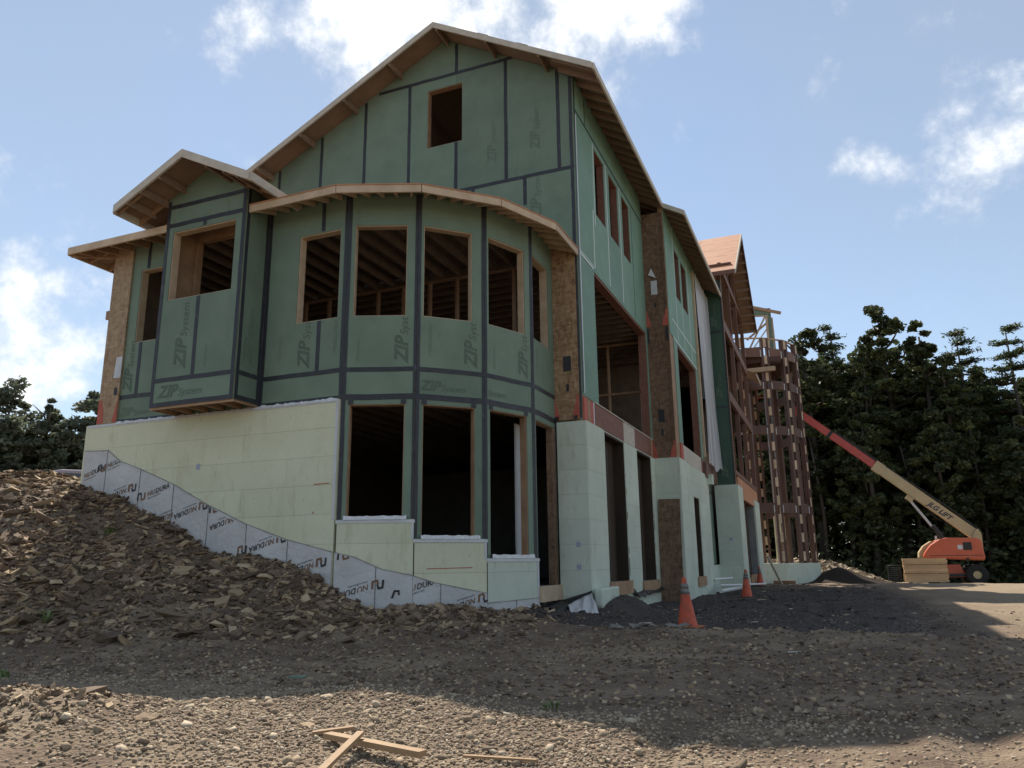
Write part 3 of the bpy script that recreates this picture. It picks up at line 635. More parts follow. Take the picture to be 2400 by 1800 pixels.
for k in range(11):
    y = YN + .1 + k * .37; G().box(.9, XO - .001, y, y + .04, zc(y) - .17, zc(y) - .035).obj('lookout', 'soffit', cr_)
# low eave beyond the cross gable
le = deck('rear_eave', [[(1.62, 21.3, 8.22), (1.62, 23.4, 8.22), (.2, 23.4, 9.0), (.2, 21.3, 9.0)]], house, mat='soffit')
fascia(le, (1.62, 21.3, 8.23), (1.62, 23.4, 8.23), .12, out=(1, 0, 0))
# ------------------------------------------------------------ foam block foundation
CS = .457
def courses(z_top, z_bot):
    zs = [z_top]
    k = 1
    z = math.floor((z_top - 2.63) / CS + 1e-6) * CS + 2.63
    if z > z_top - .02: z -= CS
    while z > z_bot: zs.append(z); z -= CS
    zs.append(z_bot); return zs[::-1]
def foam_wall(wall, rect, holes, parent, mat, seed, th=.062, blk=2.44):
    zs = courses(rect[3], rect[2])
    for r, (z0, z1) in enumerate(zip(zs[:-1], zs[1:])):
        o = (.6 if r % 2 else 1.5) + seed; ss = [rect[0]]
        a = rect[0] + (o % blk)
        while a < rect[1] - .25:
            if a > rect[0] + .25: ss.append(a)
            a += blk
        ss.append(rect[1])
        wall.panels(parent, [(z0, z1, ss)], holes, [], mat, th=th, name='foam_block', gap=.0013)
FW = Wall((0, -3.59, 0), (1, 0, 0), (0, -1, 0))
fnd = FW.core('foundation_wall', (-8.55, -2.94, -1.25, 2.625), [], [], house, mat='concrete', depth=.3, label='yellowed foam-block foundation wall under the front')
foam_wall(FW, (-8.55, -2.95, -1.25, 2.63), [], fnd, 'foam_y', .7)
FW.tape(fnd, -8.55, 2.605, -2.95, 2.605, wd=.05, n0=.0645, mat='cap', name='cap_strip', th=.006); FW.tape(fnd, -2.975, .72, -2.975, 2.58, wd=.05, n0=.0645, mat='cap', name='cap_strip', th=.006)
g = G(); random.seed(5); nn = 90
tp = [FW.p(-7.85 + 4.85 * k / nn, 2.632 + .035 * random.random(), .03 + .03 * random.random()) for k in range(nn + 1)]; bt = [FW.p(-7.85 + 4.85 * k / nn, 2.60, .075 + .012 * random.random()) for k in range(nn + 1)]
bk = [FW.p(-7.85 + 4.85 * k / nn, 2.66, .013) for k in range(nn + 1)]
g.add(tp + bt + bk, [(k, k + 1, nn + 2 + k, nn + 1 + k) for k in range(nn)] + [(k + 1, k, 2 * nn + 2 + k, 2 * nn + 3 + k) for k in range(nn)]); mk('foil_flashing', g.V, g.F, 'foil', fnd)
lw = Wall((-8.55, 0, 0), (0, -1, 0), (-1, 0, 0)); lcore = lw.core('foundation_wall', (-12, 3.58, -1.25, 2.62), [], [], house, mat='concrete', depth=.25, label='left return of the foam-block foundation'); foam_wall(lw, (-12, 3.64, -1.25, 2.63), [], lcore, 'foam_y', 0)
# stepped foundation under the round corner, with membrane
MEMT = {0: [(-.02, .22), (.28, .15), (.72, -.04), (1.20, -.14)], 1: [(-.02, -.14), (.33, -.25), (1.20, -.43)], 2: [(-.02, -.58), (.6, -.56), (1.2, -.54)]}
segW = []
for i in range(3):
    a, b = TP[i], TP[i + 1]; d = (b - a); ln = d.length; d.normalize(); nn_ = Vector((d.y, -d.x)); ww = Wall((a.x, a.y, 0), (d.x, d.y, 0), (nn_.x, nn_.y, 0)); segW.append((ww, ln))
    c5 = ww.core('stepped_foundation', (.0, ln, -1.25, sills[i] - .032), [], [], house, mat='concrete', depth=.28)
    mt = 'foam_y' if i < 2 else 'foam'
    ex = .012
    foam_wall(ww, (-ex, ln + ex, -1.25, sills[i] - .03), [], c5, mt, .9)
    ww.tape(c5, -.015, sills[i] - .025, ln + .03, sills[i] - .025, wd=.045, n0=.0645, mat='cap', name='cap_strip', th=.008)
    G().prism([ww.p(-.01, sills[i] - .004, -.02), ww.p(ln + .02, sills[i] - .004, -.02), ww.p(ln + .02, sills[i] - .004, .072), ww.p(-.01, sills[i] - .004, .072)], (0, 0, .006)).obj('cap_strip', 'cap', c5)
    ww.tape(c5, -.004, -1.2, -.004, sills[i] - .06, wd=.014, n0=.0645, mat='darkplank', name='foam_joint', th=.003)
    nx = sills[i + 1] if i < 2 else -.6
    ww.tape(c5, ln + .012 - .02, nx, ln + .012 - .02, sills[i] - .05, wd=.04, n0=.0645, mat='cap', name='cap_strip', th=.007)
    segW[-1] = (ww, ln, c5)
# membrane sheets and their print
def interp(P, x): return float(np.interp(x, [p[0] for p in P], [p[1] for p in P]))
MT0 = [(-8.55, 2.15), (-7.95, 2.13), (-7.62, 1.91), (-7.11, 1.74), (-6.3, 1.43), (-5.53, 1.06), (-4.66, .70), (-3.85, .44), (-2.93, .22)]
LOGO = [([(0, 0), (.22, 0), (.42, .62), (.72, .62), (.72, .3), (.9, .3), (.9, .82), (.28, .82)], 0), ([(.62, -.2), (1.3, -.2), (1.56, .62), (1.34, .62), (1.14, 0), (.84, 0), (.84, .3), (.62, .3)], 1)]
def membrane(wall, parent, top, s0, s1, seams, prints, n0=.066):
    ss = [s0] + seams + [s1]; n = .01
    for a0, a1 in zip(ss[:-1], ss[1:]):
        xs = [a0] + [p[0] for p in top if a0 < p[0] < a1] + [a1]
        m = 14; xs = sorted(set(xs + [a0 + (a1 - a0) * k / m for k in range(m + 1)])); rows = 8
        Vv = []; F = []; off = random.random() * 9
        for r in range(rows + 1):
            for x in xs:
                zt = interp(top, x) + .008 * math.sin(23 * x + off); z = -1.2 + (zt + 1.2) * r / rows
                bulge = .006 + .006 * math.sin(9 * x + off) * math.sin(5 * z + off)
                Vv.append(wall.p(x, z, n0 + (bulge if 0 < r else .004)))
        k = len(xs)
        for r in range(rows):
            for c in range(k - 1): F.append((r * k + c, r * k + c + 1, (r + 1) * k + c + 1, (r + 1) * k + c))
        o = mk('membrane_sheet', Vv, F, 'membrane', parent, smooth=True)
    for a0 in seams: wall.tape(parent, a0, -1.1, a0 + .01, interp(top, a0) - .005, wd=.007, n0=n0 + .0125, mat='print_and_lap_black', name='lap_shadow_strip', th=.002)  # thin black strips paint the shadow where membrane sheets overlap
    for p, q in zip(top[:-1], top[1:]): wall.tape(parent, p[0], p[1], q[0], q[1], wd=.006, n0=n0 + .006, mat='concrete', name='sheet_edge', th=.012)
    for (x, z, inv, kind) in prints:
        ang = math.radians(15.5) + (math.pi if inv else 0)
        x0, z0 = x, z
        hp = []
        for (p, q) in zip(top[:-1], top[1:]):
            if p[0] - .3 <= x <= q[0] + .3:
                mm = (q[1] - p[1]) / (q[0] - p[0]); hp.append((-mm, 1, p[1] - mm * p[0] - .012))
        hp += [(-1, 0, -s0), (1, 0, s1)]
        nz = n0 + .0155
        if kind in 'TB':
            V1, T1 = text2d('NU', .012, .35); V2, T2 = text2d('DURA', .012, .35); V3, T3 = text2d('www.nudura.com', .005, .25)
            w1 = V1[:, 0].max() * .118; sx = .118
            put2d(wall, parent, lay(V1, T1, x0, z0, ang, sx), nz, 'print_rust', hp)
            put2d(wall, parent, lay(V2, T2, x0 + math.cos(ang) * w1, z0 + math.sin(ang) * w1, ang, sx), nz, 'print_and_lap_black', hp)
            put2d(wall, parent, lay(V3, T3, x0 + math.sin(ang) * .05, z0 - math.cos(ang) * .05, ang, .042), nz, 'print_grey' if False else 'print_and_lap_black', hp)
        if kind in 'LB':
            lx, lz = (x0, z0) if kind == 'L' else (x0 - math.cos(ang) * .25, z0 - math.sin(ang) * .25)
            for poly, c in LOGO:
                P = [(lx + math.cos(ang) * a * .145 - math.sin(ang) * b_ * .145, lz + math.sin(ang) * a * .145 + math.cos(ang) * b_ * .145) for a, b_ in poly]
                me = bpy.data.meshes.new('t'); me.from_pydata([(a, b_, 0) for a, b_ in P], [], [tuple(range(len(P)))]); me.calc_loop_triangles()
                tri = [[P[i] for i in t.vertices] for t in me.loop_triangles]; bpy.data.meshes.remove(me)
                put2d(wall, parent, tri, nz, 'print_and_lap_black' if c == 0 else 'print_rust', hp, name='printed_emblem')
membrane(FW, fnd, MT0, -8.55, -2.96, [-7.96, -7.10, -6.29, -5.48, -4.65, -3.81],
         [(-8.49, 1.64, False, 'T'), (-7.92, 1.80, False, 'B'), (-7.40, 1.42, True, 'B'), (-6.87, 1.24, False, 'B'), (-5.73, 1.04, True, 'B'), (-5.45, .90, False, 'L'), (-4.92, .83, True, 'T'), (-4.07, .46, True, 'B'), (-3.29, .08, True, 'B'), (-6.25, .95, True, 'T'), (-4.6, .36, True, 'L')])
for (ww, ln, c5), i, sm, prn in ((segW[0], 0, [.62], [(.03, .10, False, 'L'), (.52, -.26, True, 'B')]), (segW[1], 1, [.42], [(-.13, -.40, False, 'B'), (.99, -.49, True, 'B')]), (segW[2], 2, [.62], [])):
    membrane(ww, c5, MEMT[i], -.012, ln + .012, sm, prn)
put2d(segW[0][0], segW[0][2], [[(.87 + a * .145, -.47 + b_ * .145) for a, b_ in t] for t in ([(0, 0), (.22, 0), (.42, .62)], [(0, 0), (.42, .62), (.28, .82)], [(.28, .82), (.42, .62), (.72, .62)], [(.28, .82), (.72, .62), (.9, .82)], [(.72, .62), (.72, .3), (.9, .3)], [(.72, .62), (.9, .3), (.9, .82)])], .082, 'print_and_lap_black', name='printed_emblem')
# red scratches on the foam
FW.tape(fnd, -3.36, 1.275, -3.06, 1.285, wd=.014, n0=.066, mat='redpaint', name='red_mark', th=.001); FW.tape(fnd, -3.35, .82, -3.35, .85, wd=.02, n0=.066, mat='redpaint', name='red_mark', th=.001)
segW[1][0].tape(segW[1][2], .2, -.045, .95, -.035, wd=.012, n0=.066, mat='redpaint', name='red_mark', th=.001)
FW.tape(fnd, -5.82, 1.70, -5.74, 1.70, wd=.10, n0=.066, mat='print_grey', name='stamp', th=.001)
# ------------------------------------------------------------ piers
def pier(name, x0, x1, y0, y1, z0, z1, mat, label=None):
    g = box(name, x0 + .06, x1 - .062, y0 + .062, y1 - .001, z0, z1 - .01, 'concrete', house, label=label)
    f = Wall((0, y0 + .062, 0), (1, 0, 0), (0, -1, 0)); foam_wall(f, (x0, x1, z0, z1), [], g, mat, .3)
    s = Wall((x1 - .062, 0, 0), (0, 1, 0), (1, 0, 0)); foam_wall(s, (y0 + .064, y1, z0, z1), [], g, mat, .8)
    box('pier_top', x0, x1, y0, y1, z1 + .001, z1 + .008, mat, g)
    return g, f, s
pg, pf, ps = pier('foundation_pier', -.503, .085, -.089, 1.12, -.95, 2.622, 'foam', 'pale green foam pier at the corner below the strand-board post')
for z in (.30, -.10): pf.tape(pg, -.14, z, -.14, z + .09, wd=.09, n0=.064, mat='print_grey', name='stamp', th=.001); pf.tape(pg, -.18, z + .115, -.10, z + .115, wd=.008, n0=.064, mat='print_grey', name='stamp', th=.001)
sf = Wall((.02, 0, 0), (0, 1, 0), (1, 0, 0))
so1 = sf.core('side_foundation', (1.12, 5.96, -1.2, 2.62), [(1.16, 2.73, -.36, 2.60), (3.93, 5.43, -.40, 2.60)], [], house, mat='concrete', depth=.3, label='pale foam wall with two tall boarded openings')
foam_wall(sf, (1.124, 5.966, -1.2, 2.62), [(1.16, 2.73, -.36, 2.60), (3.93, 5.43, -.40, 2.60)], so1, 'foam', .2)
for y0, y1, zb in ((1.16, 2.73, -.36), (3.93, 5.43, -.40)):
    for k in range(4): w_ = (y1 - y0) / 4; box('opening_plank', -.20, -.17 + .006 * (k % 2), y0 + k * w_ + .004, y0 + (k + 1) * w_ - .004, zb, 2.60, 'darkplank', so1)
    box('jamb_plank', -.27, .07, y1 - .04, y1 - .001, zb, 2.6, 'darkplank', so1); box('jamb_plank', -.27, .07, y0 + .001, y0 + .03, zb, 2.6, 'darkplank', so1); box('head_plank', -.27, .07, y0 + .03, y1 - .04, 2.56, 2.6, 'darkplank', so1)
    box('sill_board', .086, .13, y0 - .06, y1 + .1, zb - .25, zb + .01, 'lumber_tan', so1)
    # torn foam edges
    random.seed(int(y0 * 10))
    for k in range(9): z = random.uniform(-.3, 2.4); sf.tape(so1, y1 + .02, z, y1 + .03, z + random.uniform(.05, .2), wd=random.uniform(.015, .04), n0=.0645, mat='redpaint' if k % 3 == 0 else 'darkplank', name='torn_edge', th=.002)
pg2, pf2, ps2 = pier('foundation_pier', -.05, .70, 5.97, 7.0, -1.1, 2.63, 'foam', 'pale green foam pier under the dark strand-board post')
sf2 = Wall((.64, 0, 0), (0, 1, 0), (1, 0, 0)); so2 = sf2.core('side_foundation', (7.0, 10.75, -1.2, 2.62), [(7.82, 8.76, -.38, 1.77)], [], house, mat='concrete', depth=.3, label='pale foam wall with one narrow slit opening')
foam_wall(sf2, (7.003, 10.75, -1.2, 2.62), [(7.82, 8.76, -.38, 1.77)], so2, 'foam', 1.4)
box('opening_plank', .42, .46, 7.82, 8.76, -.38, 1.77, 'darkplank', so2); box('jamb_plank', .36, .68, 8.72, 8.759, -.38, 1.77, 'darkplank', so2); box('head_plank', .36, .68, 7.83, 8.72, 1.73, 1.769, 'darkplank', so2); box('sill_board', .705, .75, 7.6, 8.9, -.62, -.37, 'lumber_tan', so2)
box('foam_bracket', .62, .86, 10.55, 10.85, 2.35, 2.66, 'foam', so2)
sf3 = Wall((.46, 0, 0), (0, 1, 0), (1, 0, 0)); so3 = sf3.core('side_foundation', (10.76, 13.45, -1.2, -.08), [], [], house, mat='concrete', depth=.3); foam_wall(sf3, (10.76, 13.45, -1.2, -.08), [], so3, 'foam', 0)
pg3, pf3, ps3 = pier('foundation_pier', .52, 1.30, 13.40, 14.9, -1.2, 2.57, 'foam', 'pale green foam pier under the cross gable')
for z in (1.6,): pf3.tape(pg3, .95, z - .9, .95, z - .8, wd=.09, n0=.064, mat='print_grey', name='stamp', th=.001)
sf4 = Wall((1.24, 0, 0), (0, 1, 0), (1, 0, 0)); so4 = sf4.core('side_foundation', (19.1, 21.1, -1.2, 2.45), [], [], house, mat='concrete', depth=.3); foam_wall(sf4, (19.1, 21.1, -1.2, 2.45), [], so4, 'foam', .5)
for k in range(6): box('opening_plank', .95, .98 + .004 * (k % 2), 14.92 + k * .69, 15.6 + k * .69, -.6, 2.19, 'darkplank', so4)
box('sill_board', 1.3, 1.34, 15.2, 19.2, -.75, -.45, 'lumber_tan', so4)
# door step at the round corner
ww = Wall((TP[3].x, TP[3].y, 0), (0, 1, 0), (1, 0, 0)); stp = ww.core('door_threshold', (.02, 1.12, -1.2, -.37), [], [], house, mat='concrete', depth=.3)
box('sill_board', XF + .03, XF + .10, -1.24, -.05, -.62, -.36, 'lumber', stp)
box('door_post', XF - .10, XF + .02, -.28, -.10, -.36, 2.5, 'osb_dark', stp); box('door_lining', XF - .45, XF - .42, -1.0, -.2, -.36, 2.5, 'cap', stp)
# ------------------------------------------------------------ interior
ins = G().prism([Vector(q) for q in ((-8.2, -3.4, -.42), (-3.0, -3.4, -.42), (-1.95, -2.98, -.42), (-1.15, -2.18, -.42), (-.72, -1.15, -.42), (-.72, .1, -.42), (-.25, .1, -.42), (-.25, 21, -.42), (-8.2, 21, -.42))], (0, 0, .04)).obj('basement_slab', 'concrete', house)
dk = G()
dk.prism([Vector((-8.2, -3.45, 3.10)), Vector((-3.0, -3.45, 3.10)), Vector((-1.9, -3.02, 3.10)), Vector((-1.1, -2.2, 3.10)), Vector((-.68, -1.15, 3.10)), Vector((-.68, .1, 3.10)), Vector((-.14, .1, 3.1)), Vector((-.14, 21, 3.1)), Vector((-8.2, 21, 3.1))], (0, 0, .02))
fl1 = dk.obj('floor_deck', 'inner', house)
x = -8.1
while x < -.2:
    y0 = -3.4
    if x > -3: y0 = float(np.interp(x, [-3, -1.9, -1.1, -.7, -.68], [-3.4, -2.95, -2.1, -1.1, .15]))
    box('floor_joist', x, x + .05, y0, 6.0, 2.80, 3.098, 'inner', fl1); x += .406
ceil = G().prism([Vector(q) for q in ((-8.15, -3.45, 6.16), (-3.0, -3.45, 6.16), (-1.95, -3.0, 6.16), (-1.15, -2.2, 6.16), (-.70, -1.15, 6.16), (-.70, .05, 6.16), (-8.15, .05, 6.16))], (0, 0, .02)).obj('ceiling_deck', 'inner', house)
x = -7.9
while x < -.8:
    y0 = float(np.interp(x, [-3, -1.95, -1.15, -.72], [-3.4, -2.95, -2.1, -1.0])); box('ceiling_joist', x, x + .05, y0, .0, 5.95, 6.158, 'inner', ceil); x += .406
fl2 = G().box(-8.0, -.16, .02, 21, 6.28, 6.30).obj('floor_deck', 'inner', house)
y = .1
while y < 13: box('floor_joist', -8.0, -.2 if y < 6.1 else .45, y, y + .05, 5.98, 6.278, 'inner', fl2); y += .406
G().box(-.2, .45, 6.6, 13, 6.28, 6.30).obj('deck_strip', 'soffit', fl2); G().box(-.14, .45, 6.6, 13.4, 3.10, 3.12).obj('deck_strip', 'soffit', fl1)
# partitions of studs
def stud_wall(name, a, b, z0, z1, parent, step=.61, mat='lumber_tan', mid=None):
    a = Vector(a); b = Vector(b); d = b - a; n = int(d.length / step); g = G().beam((a.x, a.y, z0 + .02), (b.x, b.y, z0 + .02), .1, .04).obj(name, mat, parent)
    G().beam((a.x, a.y, z1 - .02), (b.x, b.y, z1 - .02), .1, .04).obj('plate', mat, g)
    for k in range(n + 1):
        p = a.lerp(b, k / n); G().beam((p.x, p.y, z0 + .041), (p.x, p.y, z1 - .041), .1, .05, up=(d.x, d.y, 0)).obj('stud', mat, g)
    if mid: G().beam((a.x, a.y, mid), (b.x, b.y, mid), .08, .06).obj('blocking', mat, g)
    return g
stud_wall('partition', (-7.9, .06), (-.75, .06), 3.12, 5.97, house, mat='soffit', mid=None)
stud_wall('partition', (-4.2, 6.5), (-.2, 6.5), 3.12, 5.97, house, .8, 'lumber_tan', mid=4.55)
stud_wall('partition', (-.45, 10.3), (-.45, 13.2), 3.12, 9.0, house, .6, 'lumber_tan')
# closed far sides so the rooms stay as dark as they are
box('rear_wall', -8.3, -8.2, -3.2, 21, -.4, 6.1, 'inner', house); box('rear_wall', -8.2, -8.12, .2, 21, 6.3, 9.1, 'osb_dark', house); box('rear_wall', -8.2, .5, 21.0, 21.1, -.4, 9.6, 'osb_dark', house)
box('inner_wall', -8.2, -.2, 7.4, 7.48, -.4, 2.78, 'concrete', house); box('inner_wall', -8.1, -.9, 9.0, 9.08, 3.12, 5.98, 'inner', house)
box('inner_wall', -8.0, -.3, 5.6, 5.66, 6.3, 10.4, 'inner', house); box('inner_wall', -4.2, -4.1, .1, 5.6, 6.3, 11.0, 'inner', house); box('inner_wall', -.9, -.82, 6.3, 13.4, 6.3, 9.9, 'osb_dark', house); box('inner_wall', -.9, -.82, 9.08, 13.4, 3.12, 6.0, 'osb_dark', house)
box('inner_wall', .1, .16, 13.6, 21, -.4, 10.5, 'darkplank', house)
for z in (5.55, 8.2): box('floor_deck', .2, 1.08, 13.55, 21, z, z + .12, 'darkplank', house)
# ------------------------------------------------------------ milky plastic sheet
def hanging(y0, y1, z0, z1, xw, name, mat):
    ny, nz = 26, 40; Vv = []; F = []
    for j in range(nz + 1):
        t = j / nz; z = z0 + (z1 - z0) * t
        for i in range(ny + 1):
            s = i / ny; wv = .05 * math.sin(s * 19 + 2 * t) * (.4 + .6 * (1 - t)) + .03 * math.sin(s * 41 + 5 * t)
            e = .16 * max(0, .35 - t) * max(0, s - .45)
            Vv.append((xw + .03 + wv * .6 + e * 2.2 + .05 * (1 - t), y0 + (y1 - y0) * s + .05 * math.sin(7 * t) * s, z + (.12 * math.sin(s * 9) if j == 0 else 0)))
    for j in range(nz):
        for i in range(ny): a = j * (ny + 1) + i; F.append((a, a + 1, a + ny + 2, a + ny + 1))
    return mk(name, Vv, F, mat, None, smooth=True)
tag(hanging(10.75, 13.38, 3.0, 9.35, .70, 'plastic_sheet', 'sheet'), 'milky plastic sheet hanging over the tall opening of the side wall', 'plastic sheet')
# ================================================================== GROUND
def vnoise(x, y, seed=0):
    xi = np.floor(x).astype(int); yi = np.floor(y).astype(int); fx = x - xi; fy = y - yi
    fx = fx * fx * (3 - 2 * fx); fy = fy * fy * (3 - 2 * fy)
    def h(a, b):
        n = (a * 374761393 + b * 668265263 + seed * 982451653) & 0x7fffffff; n = ((n ^ (n >> 13)) * 1274126177) & 0x7fffffff
        return ((n ^ (n >> 16)) & 0xffff) / 65535.0
    return (h(xi, yi) * (1 - fx) + h(xi + 1, yi) * fx) * (1 - fy) + (h(xi, yi + 1) * (1 - fx) + h(xi + 1, yi + 1) * fx) * fy - .5
FX = [-40, -20, -14, -11.8, -9.6, -8.5, -7.74, -6.9, -6.32, -5.46, -4.53, -3.77, -2.94, -2.4, -1.9, -1.5, -.5, .5, 3, 40]
FZ = [1.2, 1.40, 1.68, 1.68, 1.64, 1.52, 1.24, .92, .74, .44, .20, -.09, -.26, -.46, -.60, -.69, -.70, -.78, -.93, -.95]
def smax(a, b, k=.25):
    h = np.clip(.5 + .5 * (a - b) / k, 0, 1); return b + (a - b) * h + k * h * (1 - h)
TPX = [(-8.3, -3.35), (-3.0, -3.35), (-2.0, -2.95), (-1.15, -2.15), (-.75, -1.1), (-.75, .2), (-.35, .2), (-.35, 5.9), (-.1, 6.2), (-.1, 13.6), (.7, 13.7), (.7, 21), (-8.3, 21)]
def inside(x, y):
    r = np.zeros(x.shape, bool); n = len(TPX)
    for i in range(n):
        (x0, y0), (x1, y1) = TPX[i], TPX[(i + 1) % n]
        c = ((y0 > y) != (y1 > y)); r ^= c & (x < (x1 - x0) * (y - y0) / (y1 - y0 + 1e-12) + x0)
    return r
def HT(x, y, rough=True):
    x = np.asarray(x, float); y = np.asarray(y, float)
    base = np.interp(y, [-13, -8, -4, 20, 30, 34, 40, 60, 150], [-1.02, -1.0, -.92, -.9, -1.2, -1.25, -2.2, -3.0, -3.0])
    f = np.interp(x, FX, FZ)
    t = np.maximum(0, -3.65 - y)
    slope = .245 + .05 * np.clip((-x - 3) / 5, 0, 1)
    t = t - np.clip((-x - 8.8) / 1.2, 0, 1) * np.clip(t, 0, 1.3) * .85
    z = f - slope * t - .02 * t * t
    back = np.clip((y + 3) / 30, 0, 1) * np.clip((-x - 8.7) / 3, 0, 1); z = z - back * 1.0
    # right of the house the bank fades into the yard
    k = np.clip((y + 3.2) / 2.5, 0, 1) * np.clip((x + .6) / 1.0, 0, 1); z = z * (1 - k) + (-1.5) * k
    far = np.clip((x + 8) / 4, 0, 1) * np.clip((y - 22) / 3, 0, 1); z = z * (1 - far) - 4 * far
    z = smax(z, base, .22)
    z = z + .36 * np.exp(-(((x - .45) / .42) ** 2 + ((y - .75) / .7) ** 2)) + .10 * np.exp(-(((x + .1) / .6) ** 2 + ((y + .9) / .6) ** 2))
    z = z + .78 * np.exp(-(((x - 4.2) / 1.35) ** 2 + ((y - 26.3) / 1.3) ** 2) ** .7)
    bk = 1.45 / (1 + np.exp((x - 5.0) / .9)) * np.exp(-((y - 35) / 3.2) ** 2) * (x > -10); z = z + bk
    # hump of loose spoil in the left foreground, ruts in the yard
    z = z + .28 * np.exp(-(((x + .9) / 1.3) ** 2 + ((y + 9.9) / .7) ** 2)) + .10 * np.exp(-(((x - .9) / .7) ** 2 + ((y + 8.5) / .45) ** 2))
    if rough:
        for o_ in (-.8, .8):
            ux = x - (4.3 + .09 * (y + 6) - .006 * (y + 6) ** 2) - o_
            z = z - .035 * np.exp(-(ux / .14) ** 2) * (y > -12) * (y < 18) + .018 * np.exp(-((np.abs(ux) - .26) / .10) ** 2) * (y > -12) * (y < 18)
        d = np.clip(1 - np.hypot(x - 4, y + 12) / 60, 0, 1)
        bankw = np.clip((z + .93) / .5, 0, 1) * (x < 1)
        z = z + vnoise(x * .8, y * .8, 1) * (.10 + .26 * bankw) + vnoise(x * 2.3, y * 2.3, 2) * (.03 + .10 * bankw) + vnoise(x * 6, y * 6, 3) * (.015 + .05 * bankw) * d + vnoise(x * 15, y * 15, 4) * (.008 + .025 * bankw) * d
    z = np.where(inside(x, y), -1.25, z)
    return z
def axis(segs):
    out = []
    for a, b, s in segs: out += list(np.arange(a, b, s))
    out.append(segs[-1][1]); return np.array(out)
gx = axis([(-600, -60, 60), (-60, -20, 4), (-20, -13, .5), (-13, -9, .12), (-9, 7, .06), (7, 12, .15), (12, 24, .6), (24, 60, 4), (60, 600, 60)])
gy = axis([(-300, -30, 45), (-30, -14, 2), (-14, -11, .15), (-11, -1.5, .06), (-1.5, 6, .12), (6, 14, .25), (14, 24, .4), (24, 40, .3), (40, 70, 3), (70, 700, 70)])
GX, GY = np.meshgrid(gx, gy); GZ = HT(GX, GY)
nx, ny = len(gx), len(gy)
Vg = np.stack([GX.ravel(), GY.ravel(), GZ.ravel()], 1)
ii = np.arange(nx * ny).reshape(ny, nx)
Fg = np.stack([ii[:-1, :-1].ravel(), ii[:-1, 1:].ravel(), ii[1:, 1:].ravel(), ii[1:, :-1].ravel()], 1)
def big_mesh(name, V, F, mat, parent=None, smooth=False, attrs=None):
    me = bpy.data.meshes.new(name); k = F.shape[1]
    me.vertices.add(len(V)); me.vertices.foreach_set('co', np.asarray(V, np.float32).ravel())
    me.loops.add(F.size); me.loops.foreach_set('vertex_index', F.astype(np.int32).ravel())
    me.polygons.add(len(F)); me.polygons.foreach_set('loop_start', np.arange(0, F.size, k, dtype=np.int32))
    me.polygons.foreach_set('use_smooth', np.full(len(F), smooth))
    me.update(calc_edges=True)
    if attrs:
        for nme, arr in attrs.items(): a = me.attributes.new(nme, 'FLOAT', 'POINT'); a.data.foreach_set('value', np.asarray(arr, np.float32))
    me.materials.append(MT[mat] if isinstance(mat, str) else mat)
    o = bpy.data.objects.new(name, me); link(o, parent, (0, 0, 0) if parent is None else ORG[parent.name]); return o
